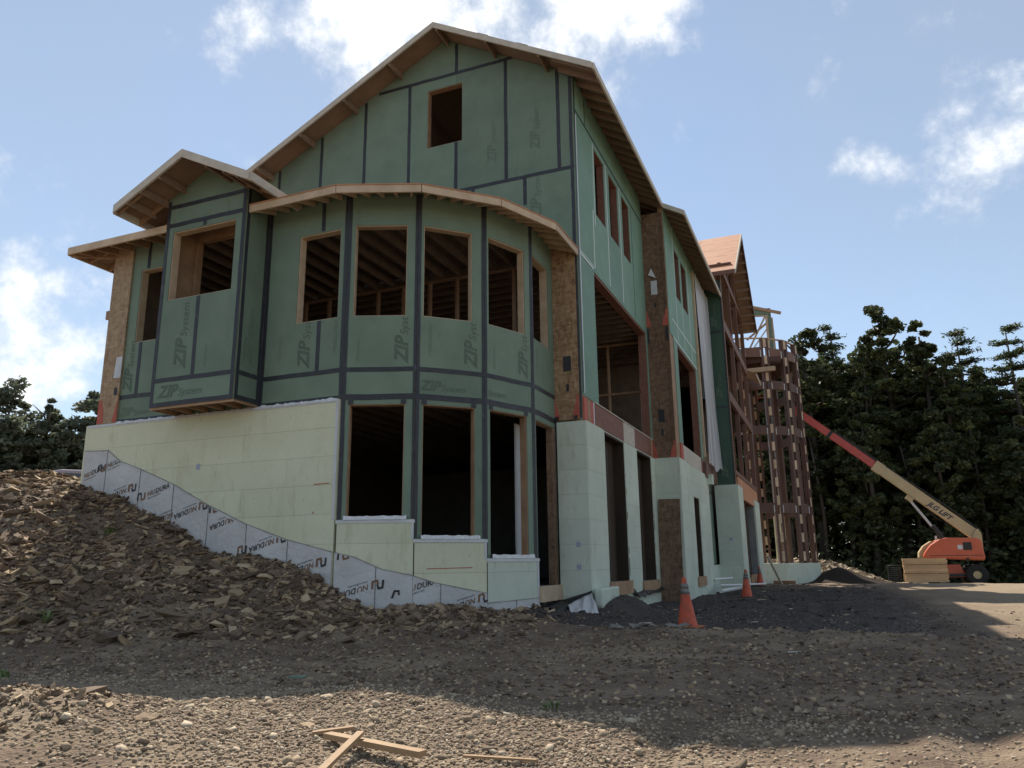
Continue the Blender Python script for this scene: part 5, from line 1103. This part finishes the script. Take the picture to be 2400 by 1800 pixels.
# work platform at the tip, behind the tower
pb = tip + Vector((-.75, .0, .1)); pf_ = G().box(pb.x - .8, pb.x + .3, pb.y - .45, pb.y + .45, pb.z - .05, pb.z).obj('work_platform', 'dark_metal', lift)
for zz in (.5, 1.0): G().tube([pb + Vector((-.8, -.45, zz)), pb + Vector((.3, -.45, zz)), pb + Vector((.3, .45, zz)), pb + Vector((-.8, .45, zz)), pb + Vector((-.8, -.45, zz))], .022, 6).obj('guard_rail', 'jorange', pf_)
for dx in (-.8, .3):
    for dy in (-.45, .45): G().tube([pb + Vector((dx, dy, 0)), pb + Vector((dx, dy, 1.0))], .022, 6).obj('rail_post', 'jorange', pf_)
# ================================================================== LUMBER STACK, WIRE ROLL
ls = empty('lumber_stack', (7.72, 25.6, hz1(7.72, 25.6)), 'neat stack of tan boards in front of the boom lift', 'lumber stack'); z = hz1(7.72, 25.6) + .02; rs = random.Random(9)
for x in (7.05, 8.3): box('bearer', x, x + .1, 25.2, 26.0, z, z + .08, 'lumber_tan', ls)
z += .081
for k in range(11):
    for j in range(4):
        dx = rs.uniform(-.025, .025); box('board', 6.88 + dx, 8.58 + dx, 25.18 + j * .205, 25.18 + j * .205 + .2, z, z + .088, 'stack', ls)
    z += .0895
    if k in (3, 7):
        for x in (7.1, 8.3): box('spacer', x, x + .04, 25.16, 26.0, z, z + .018, 'darkplank', ls)
        z += .019
wr = empty('wire_roll', (6.5, 25.9, hz1(6.5, 25.9)), 'roll of grey wire mesh standing left of the lumber stack', 'wire roll'); z0 = hz1(6.5, 25.9)
for k in range(9): pts = [(6.5 + .27 * math.cos(t * .5236), 25.9 + .27 * math.sin(t * .5236), z0 + .02 + k * .09) for t in range(13)]; G().tube(pts, .010, 5).obj('wire_hoop', 'dark_metal', wr)
for t in range(12): a = t * .5236; G().tube([(6.5 + .27 * math.cos(a), 25.9 + .27 * math.sin(a), z0), (6.5 + .27 * math.cos(a), 25.9 + .27 * math.sin(a), z0 + .8 - .12 * (t % 3))], .010, 5).obj('wire_upright', 'dark_metal', wr)
# ================================================================== SMALL THINGS ROUND THE HOUSE
z = hz1(.38, 5.84)
pn = G().prism([Vector((.05, 5.80, z - .04)), Vector((.64, 5.80, z - .04)), Vector((.66, 5.885, 1.57)), Vector((.12, 5.885, 1.58))], (0, .018, 0)).obj('strand_board_panel', 'osb_dark'); tag(pn, 'dark strand-board panel leaning on the foam pier behind the nearest cone', 'board')
fs = G().prism([Vector((.13, .0, -.95)), Vector((.13, 1.05, -.95)), Vector((.13, 1.05, -.42)), Vector((.13, -.12, -.44)), Vector((.13, -.12, -.72))], (.16, 0, 0)).obj('foam_offcut', 'foam'); tag(fs, 'offcut of pale green foam standing against the corner pier', 'foam offcut'); bv = fs.modifiers.new('b', 'BEVEL'); bv.width = .03; bv.segments = 2
def drape(name, pts, label, mat, up=.0):
    """sheet lying over the ground between two lines of points"""
    a, b = pts; n, m = 24, 8; Vv = []; F = []
    for i in range(n + 1):
        t = i / n
        p = Vector([float(np.interp(t, np.linspace(0, 1, len(a)), [q[k] for q in a])) for k in range(3)]); q = Vector([float(np.interp(t, np.linspace(0, 1, len(b)), [w_[k] for w_ in b])) for k in range(3)])
        for j in range(m + 1):
            s = j / m; v = p.lerp(q, s); v.z += .035 * math.sin(11 * t + 5 * s) * math.sin(math.pi * s) + .02 * math.sin(27 * t) * s; v.y += .02 * math.sin(17 * t + 3 * s); Vv.append(v)
    for i in range(n):
        for j in range(m): k = i * (m + 1) + j; F.append((k, k + 1, k + m + 2, k + m + 1))
    o = mk(name, Vv, F, mat, None, smooth=True); sd = o.modifiers.new('s', 'SOLIDIFY'); sd.thickness = .004; return tag(o, label, 'plastic sheet')
drape('black_sheet', ([(-.62, -1.15, -.58), (-.52, -.75, -.68), (-.42, -.25, -.62), (.0, -.15, -.50), (.10, -.13, -.46)], [(-.40, -1.25, -.68), (-.25, -.85, -.78), (-.15, -.45, -.80), (.05, -.40, -.78), (.18, -.32, -.80)]), 'crumpled black plastic sheet at the foot of the corner pier', 'black_plastic')
drape('grey_sheet', ([(-.28, -.42, -.70), (-.05, -.28, -.58), (.12, -.22, -.50)], [(-.12, -.72, -.82), (.1, -.6, -.86), (.3, -.45, -.86)]), 'grey plastic scrap lying on the gravel before the corner pier', 'membrane')
drape('black_sheet', ([(.10, 2.9, -.52), (.10, 3.3, -.62), (.10, 3.9, -.58), (.10, 5.6, -.55)], [(.17, 2.8, -.62), (.24, 3.3, -.72), (.22, 4.0, -.68), (.2, 5.7, -.66)]), 'strip of black plastic sheet along the base of the two tall openings', 'black_plastic')
def pipe(a, b, r, label): o = G().tube([a, b], r, 12).obj('pvc_pipe', 'pvc'); return tag(o, label, 'pipe', 'white pipes by the foam wall')
pipe((1.05, 9.3, -.80), (1.35, 12.6, -.78), .055, 'thickest white plastic pipe lying on the ground by the foam wall'); pipe((.95, 10.0, -.66), (1.9, 13.9, -.72), .03, 'thin white pipe lying across the thicker pipe'); pipe((.72, 10.4, -.50), (1.15, 11.3, -.48), .035, 'short white pipe stub propped on the low foam wall')
MT['old_plank'] = simple('weathered_plank', (.24, .155, .085), (.34, .23, .135), 5, .7, (1, 1, 1), .2, 40, .1)
def plank(a, b, w_, h, label, mat='old_plank'): o = G().beam(a, b, w_, h).obj('plank', mat); return tag(o, label, 'plank', 'loose planks in the foreground')
zp = max(hz1(1.45, -9.83), hz1(2.0, -9.93)); plank((1.42, -9.78, zp + .045), (2.14, -9.97, zp + .04), .06, .03, 'longest pale plank lying flat in the foreground gravel')
plank((1.86, -10.45, zp + .04), (1.68, -9.84, zp + .085), .04, .02, 'narrow pale plank propped across the longest plank'); plank((1.26, -9.70, zp + .03), (1.46, -9.58, zp + .05), .045, .02, 'short pale plank behind the end of the longest plank'); zq = hz1(2.5, -9.5); plank((2.2, -9.62, zq + .015), (2.62, -9.60, zq + .02), .025, .012, 'thin pale stick just right of the longest plank')
zq = hz1(1.62, 20.6); lb = G().beam((1.55, 19.9, zq + 1.15), (1.95, 20.9, zq), .10, .04).obj('leaning_board', 'fascia'); tag(lb, 'grey board leaning at the far end of the foam wall', 'board')
tb_ = G().box(1.5, 2.4, 22.6, 22.9, hz1(2, 22.7) - .02, hz1(2, 22.7) + .18).obj('step_timber', 'osb_dark'); tag(tb_, 'thick dark timber lying before the tower base', 'timber')
gs = G().prism([Vector((.0, 0, 0)), Vector((.16, .02, 0)), Vector((.14, .1, .01)), Vector((.01, .09, 0))], (0, 0, .012)).obj('sheathing_scrap', 'green'); gs.location = (-.35, -7.75, hz1(-.35, -7.75) + .05); tag(gs, 'small green sheathing scrap lying on the shaded rubble', 'scrap')
# trash on the gravel beside the nearest cone
rt_ = random.Random(4)
for k in range(5):
    x, y = 1.45 + .22 * k, -3.45 + .10 * (k % 2); zz = hz1(x, y) + .01; n = 7; Vv = [(x, y, zz + .05)]
    for i in range(n): a = 6.28 * i / n; r_ = rt_.uniform(.04, .11); Vv.append((x + r_ * 1.3 * math.cos(a), y + r_ * math.sin(a), zz + rt_.uniform(0, .07)))
    o = mk('plastic_scrap', Vv, [(0, 1 + i, 1 + (i + 1) % n) for i in range(n)], 'collar'); sd = o.modifiers.new('s', 'SOLIDIFY'); sd.thickness = .006; tag(o, 'crumpled grey plastic scrap on the gravel before the nearest cone', 'scrap', 'plastic scraps')
for k, (x, y) in enumerate(((2.9, -1.2), (1.2, 1.5), (3.2, 3.0), (2.4, 5.2), (1.35, -1.9), (4.2, 1.0), (3.6, -4.6), (2.0, 11.0), (3.5, 12.5))):
    zz = hz1(x, y) + .02; o = G().beam((x, y, zz), (x + rt_.uniform(.06, .2), y + rt_.uniform(-.1, .1), zz + .01), .035, .012).obj('wood_scrap', 'lumber' if k % 2 else 'fascia'); tag(o, 'short pale offcut lying on the dark gravel yard', 'offcut', 'offcuts on the yard')
# ================================================================== WEEDS
MT['weed'] = simple('weed_leaf', (.11, .15, .05), (.17, .22, .08), 9, .6, bmp=0, rand=.15)
wl = [((-5.2, -6.6), .22, 'tall yellow-green weed on the left of the rubble bank'), ((-3.3, -8.4), .13, 'small weed near the left edge of the shaded ground'), ((2.22, -8.25), .09, 'bright weed at the edge of the sunlit gravel'), ((-6.6, -4.6), .2, 'weed high on the bank close to the membrane')]
for (x, y), h, lab in wl:
    g = G(); zz = hz1(x, y); rw = random.Random(int(x * 100))
    for k in range(16):
        a = rw.uniform(0, 6.28); ln = h * rw.uniform(.5, 1.1); o0 = Vector((x + rw.uniform(-.05, .05), y + rw.uniform(-.05, .05), zz)); d = Vector((math.cos(a), math.sin(a), 0)); m_ = o0 + d * ln * .35 + Vector((0, 0, ln * .7)); e = o0 + d * ln * .8 + Vector((0, 0, ln * .75)); sd = Vector((-d.y, d.x, 0)) * ln * .12
        g.add([o0, m_ + sd, e, m_ - sd], [(0, 1, 2, 3)])
    o = mk('weed', g.V, g.F, 'weed'); tag(o, lab, 'weed', 'weeds on the rubble')
# ================================================================== PARKED CAR
MT['car'] = simple('mauve_car_paint', (.30, .25, .29), (.34, .29, .33), 2, .3, bmp=0, rand=0, spec=.6); MT['glass'] = simple('dark_car_glass', (.02, .022, .026), (.03, .032, .036), 2, .08, bmp=0, rand=0, spec=.6)
cx_, cy_ = -17.4, 4.3; vd = Vector((cx_ - CAM.x, cy_ - CAM.y, 0)).normalized(); al = Vector((-vd.y, vd.x, 0)); cz_ = 1.55
car = empty('parked_car', (cx_, cy_, cz_), 'mauve car parked behind the rubble bank with only its roof showing', 'car')
def cp(a, d, z): return Vector((cx_, cy_, cz_)) - al * a + vd * d + Vector((0, 0, z))
side = [(-2.2, .35), (2.2, .35), (2.25, .75), (1.95, .95), (-2.15, .98), (-2.25, .7)]
body = G().prism([cp(a, -.85, z) for a, z in side], vd * 1.7).obj('body', 'car', car); b_ = body.modifiers.new('b', 'BEVEL'); b_.width = .08; b_.segments = 3
cab = [(-2.0, .97), (1.25, .95), (.45, 1.44), (.1, 1.50), (-1.35, 1.50), (-1.65, 1.42)]
cb = G().prism([cp(a, -.72, z) for a, z in cab], vd * 1.44).obj('cabin', 'car', car); b_ = cb.modifiers.new('b', 'BEVEL'); b_.width = .07; b_.segments = 3
for w0, w1 in ((-1.75, -.75), (-.65, .25)): G().prism([cp(w0, -.735, 1.0), cp(w1 + (.5 if w1 > 0 else 0), -.735, 1.0), cp(w1, -.735, 1.38), cp(w0 + .1, -.735, 1.38)], vd * .01).obj('side_window', 'glass', cb)
for a in (-1.35, 1.35):
    for d in (-.86, .66): G().tube([cp(a, d, .32), cp(a, d + .2, .32)], .32, 18).obj('wheel', 'tyre', car)
# ================================================================== TREES
def leaf_mat(name, stops):
    m, n, l, b = new_mat(name); at_ = n.new('ShaderNodeAttribute'); at_.attribute_name = 'tint'; c = ramp(n, l, at_.outputs['Fac'], stops)
    l.new(c, b.inputs['Base Color']); b.inputs['Roughness'].default_value = .55; b.inputs['Specular IOR Level'].default_value = .3
    tr = n.new('ShaderNodeBsdfTranslucent'); l.new(c, tr.inputs[0]); mx = n.new('ShaderNodeMixShader'); mx.inputs[0].default_value = .38; l.new(b.outputs[0], mx.inputs[1]); l.new(tr.outputs[0], mx.inputs[2]); l.new(mx.outputs[0], n['Material Output'].inputs[0]); return m
MT['leaf'] = leaf_mat('broad_leaf', [(0, (.035, .043, .021)), (.6, (.068, .083, .034)), (.9, (.12, .135, .05)), (1, (.20, .21, .07))])
MT['leaf2'] = leaf_mat('flare_greyed_leaf', [(0, (.09, .105, .075)), (.6, (.15, .172, .115)), (1, (.22, .245, .16))])  # pale flare haze over the left trees is painted into this leaf colour
MT['needle'] = leaf_mat('pine_needle', [(0, (.032, .045, .022)), (.6, (.058, .08, .034)), (1, (.095, .125, .045))])
MT['bark'] = simple('tree_bark', (.055, .045, .037), (.10, .085, .07), 6, .9, (1, 1, .25), .5, 20, .12)
def quads(C, size, r, asp=1.0, droop=0.0):
    n = len(C); u = r.normal(0, 1, (n, 3)); u[:, 2] *= .6; u /= np.linalg.norm(u, axis=1)[:, None]; v = r.normal(0, 1, (n, 3)); v -= (v * u).sum(1)[:, None] * u; v /= np.linalg.norm(v, axis=1)[:, None]
    s = (size * r.uniform(.6, 1.3, n))[:, None]; a, b = u * s, v * s * .55 * asp
    V = np.stack([C - a, C + b * 1.0 - a * .1, C + a, C - b - a * .1], 1).reshape(-1, 3); F = np.arange(n * 4).reshape(n, 4); return V, F
def trunk_geo(g, base, h, r0, rs, lean=(0, 0), limbs=7, spread=2.5, start=.35):
    pts = [Vector(base) + Vector((lean[0] * t + .15 * math.sin(5 * t + r0 * 40), lean[1] * t, h * t)) for t in np.linspace(0, 1, 8)]; g.tube(pts, [r0 * (1 - .85 * t) for t in np.linspace(0, 1, 8)], 8); ends = []
    for k in range(limbs):
        t = start + (1 - start) * (k + .5) / limbs; p = pts[0].lerp(pts[-1], t); a = rs.uniform(0, 6.28); ln = spread * (1.1 - .6 * t) * rs.uniform(.7, 1.2)
        e = p + Vector((math.cos(a) * ln, math.sin(a) * ln, ln * rs.uniform(.3, .8))); m_ = p.lerp(e, .5) + Vector((0, 0, -.1 * ln)); g.tube([p, m_, e], [r0 * (1 - .8 * t) * .5, r0 * .22, r0 * .06], 5); ends.append(e)
    return ends
def broad_tree(name, x, y, z, h, wd, label, seed, mat='leaf', nleaf=12000, crown0=.22, leaf=.19, group=None):
    r = np.random.default_rng(seed); rs = random.Random(seed); t = empty(name, (x, y, z), label, 'tree', group); g = G()
    trunk_geo(g, (x, y, z - .3), h * .92, .018 * h + .05, rs, (rs.uniform(-.5, .5), rs.uniform(-.5, .5)), 9, wd * .42); g.obj('trunk', 'bark', t, smooth=True)
    nc = 150; cc = []
    while len(cc) < nc:
        q = r.uniform(-1, 1, 3)
        if np.linalg.norm(q) > 1: continue
        zt = (q[2] + 1) / 2; prof = math.sin(math.pi * min(1, zt ** .75 * .93 + .05)) ** .7
        cc.append([q[0] * wd / 2 * prof, q[1] * wd / 2 * prof, h * (crown0 + (1 - crown0) * zt)])
    cc = np.array(cc); rad = r.uniform(.35, 1.0, nc) * wd * .105; per = nleaf // nc; C = []
    for k in range(nc):
        d = r.normal(0, 1, (per, 3)); d /= np.linalg.norm(d, axis=1)[:, None]; d *= (rad[k] * r.uniform(.2, 1.15, per) ** .6)[:, None]; d[:, 2] *= .6; d[:, 2] -= .15 * np.hypot(d[:, 0], d[:, 1]); C.append(cc[k] + d)
    C = np.concatenate(C) + np.array([x, y, z]); V, F = quads(C, leaf, r); ck = np.repeat(r.uniform(0, 1, nc), per); tint = np.clip(.35 * np.repeat(r.uniform(0, 1, len(C)), 4) + .65 * np.repeat(ck, 4), 0, 1)
    big_mesh('crown', V - np.array([x, y, z]), F, mat, t, attrs={'tint': tint}); return t
def pine(name, x, y, z, h, wd, label, seed, group=None, bare=.3, tiers=19):
    r = np.random.default_rng(seed); rs = random.Random(seed); t = empty(name, (x, y, z), label, 'tree', group); g = G(); g.tube([(x, y, z - .3), (x + .1, y, z + h * .5), (x, y, z + h * .98)], [.28, .18, .03], 8); C = []
    for k in range(tiers):
        tt = bare + (1 - bare) * (k + .3) / tiers; zz = z + h * tt; L_ = wd / 2 * (1.05 - ((tt - bare) / (1 - bare)) ** 1.5 * .85)
        for j in range(rs.randint(4, 6)):
            a = rs.uniform(0, 6.28); ln = L_ * rs.uniform(.6, 1.1); p = Vector((x, y, zz)); e = p + Vector((math.cos(a) * ln, math.sin(a) * ln, ln * rs.uniform(.0, .25))); m_ = p.lerp(e, .5) - Vector((0, 0, .06 * ln)); g.tube([p, m_, e], [.06, .04, .012], 5)
            n = int(80 * ln); s = r.uniform(.3, 1.05, n); q = np.array(p) + (np.array(e) - np.array(p)) * s[:, None] + r.normal(0, 1, (n, 3)) * np.array([.28, .28, .10]) * (.5 + .5 * s)[:, None]; q[:, 2] += .08; C.append(q)
    g.obj('trunk', 'bark', t, smooth=True); C = np.concatenate(C); V, F = quads(C, .17, r, .55); tint = np.repeat(r.uniform(0, 1, len(C)), 4); big_mesh('crown', V - np.array([x, y, z]), F, 'needle', t, attrs={'tint': tint}); return t
GZR = -2.6
broad_tree('broadleaf_tree', 3.6, 47.5, GZR, 20.6, 6.5, 'leafy tree rising just behind the dormer frame of the tower', 31, group='trees right of the house')
pine('pine_tree', 5.4, 49, GZR, 20.9, 6.0, 'dark layered pine between the tower and the tallest broadleaf tree', 32, 'trees right of the house', .25)
broad_tree('broadleaf_tree', 8.9, 48.5, GZR, 22.2, 7.2, 'tallest broadleaf tree, in the middle of the wood edge', 33, nleaf=17000, group='trees right of the house')
broad_tree('broadleaf_tree', 11.3, 48, GZR, 20.6, 4.6, 'slim broadleaf tree right of the tallest one', 34, group='trees right of the house')
pine('pine_tree', 13.7, 48, GZR, 19.0, 5.2, 'second pine from the right edge, above the boom lift body', 35, 'trees right of the house', .25)
pine('pine_tree', 16.6, 47, GZR, 18.8, 5.6, 'pine nearest the right edge with open sky between its branches', 36, 'trees right of the house', .35, 13)
broad_tree('broadleaf_tree', 19.6, 46, GZR, 15.5, 5.5, 'broadleaf tree cut by the right edge of the picture', 37, group='trees right of the house')
broad_tree('broadleaf_tree', 6.6, 44, GZR, 13.0, 5.0, 'pale lower tree with sunlit leaves behind the red boom', 38, 'leaf', 11000, .15, .17, group='trees right of the house')
broad_tree('broadleaf_tree', 11.0, 43.5, GZR, 12.5, 5.2, 'lower tree with sunlit leaves above the tan boom', 39, 'leaf', 11000, .15, .17, group='trees right of the house')
broad_tree('broadleaf_tree', 15.5, 43, GZR, 12.0, 5.0, 'lower dark tree right of the boom lift', 40, 'leaf', 11000, .12, .17, group='trees right of the house')
for k, (x, y, h, wd, lab) in enumerate(((1.2, 46, 17.5, 5.5, 'broadleaf tree seen through the timber tower'), (7.2, 46.5, 18.0, 5.0, 'dark broadleaf tree left of the tallest one'), (12.6, 45.5, 16.5, 5.0, 'broadleaf tree filling in left of the second pine'), (15.0, 49.5, 17.3, 5.5, 'broadleaf tree between the two right-hand pines'), (18.4, 50, 17.0, 6.0, 'broadleaf tree behind the right-edge pine'))):
    broad_tree('broadleaf_tree', x, y, GZR, h, wd, lab, 80 + k, 'leaf', 12000, .1, .19, group='trees right of the house')
# the wood behind, one dense mass
r = np.random.default_rng(99); n = 80000; xs = r.uniform(-6, 30, n); ys = r.uniform(50, 60, n); hm = 17.6 + 3.5 * vnoise(xs * .45, ys * .3, 5) + 3 * vnoise(xs * 1.3, ys * .9, 6) - np.clip(xs - 11.5, 0, 5) * .85; zs = GZR + hm * (1 - r.uniform(0.0, 1, n) ** 1.4)
V, F = quads(np.stack([xs, ys, zs], 1), .34, r); tint = np.repeat(np.clip(vnoise(xs * .5, zs * .6, 8) + .4, 0, 1), 4); wood = big_mesh('woodland', V, F, 'leaf', attrs={'tint': tint}); tag(wood, 'dense dark wood filling the gap behind the nearer trees', 'woodland', kind='stuff')
rs = random.Random(77)
for k in range(7): x, y = 1 + k * 2.6 + rs.uniform(-.9, .9), rs.uniform(44, 47); g = G().tube([(x, y, GZR - .5), (x + rs.uniform(-.3, .3), y, GZR + 6), (x + rs.uniform(-.6, .6), y, GZR + rs.uniform(9, 13))], [.16, .12, .05], 7); o = g.obj('tree_trunk', 'bark', smooth=True); tag(o, 'slender grey bare trunk at the shaded edge of the wood', 'tree trunk', 'bare trunks at the wood edge')
n = 9000; xs = r.uniform(-4, 26, n); ys = r.uniform(40.5, 45, n); zs = GZR + np.abs(r.normal(0, 1.6, n)); V, F = quads(np.stack([xs, ys, zs], 1), .22, r); ub = big_mesh('undergrowth', V, F, 'leaf', attrs={'tint': np.repeat(r.uniform(0, .8, n), 4)}); tag(ub, 'dark undergrowth along the foot of the wood', 'undergrowth', kind='stuff')
# left of the house
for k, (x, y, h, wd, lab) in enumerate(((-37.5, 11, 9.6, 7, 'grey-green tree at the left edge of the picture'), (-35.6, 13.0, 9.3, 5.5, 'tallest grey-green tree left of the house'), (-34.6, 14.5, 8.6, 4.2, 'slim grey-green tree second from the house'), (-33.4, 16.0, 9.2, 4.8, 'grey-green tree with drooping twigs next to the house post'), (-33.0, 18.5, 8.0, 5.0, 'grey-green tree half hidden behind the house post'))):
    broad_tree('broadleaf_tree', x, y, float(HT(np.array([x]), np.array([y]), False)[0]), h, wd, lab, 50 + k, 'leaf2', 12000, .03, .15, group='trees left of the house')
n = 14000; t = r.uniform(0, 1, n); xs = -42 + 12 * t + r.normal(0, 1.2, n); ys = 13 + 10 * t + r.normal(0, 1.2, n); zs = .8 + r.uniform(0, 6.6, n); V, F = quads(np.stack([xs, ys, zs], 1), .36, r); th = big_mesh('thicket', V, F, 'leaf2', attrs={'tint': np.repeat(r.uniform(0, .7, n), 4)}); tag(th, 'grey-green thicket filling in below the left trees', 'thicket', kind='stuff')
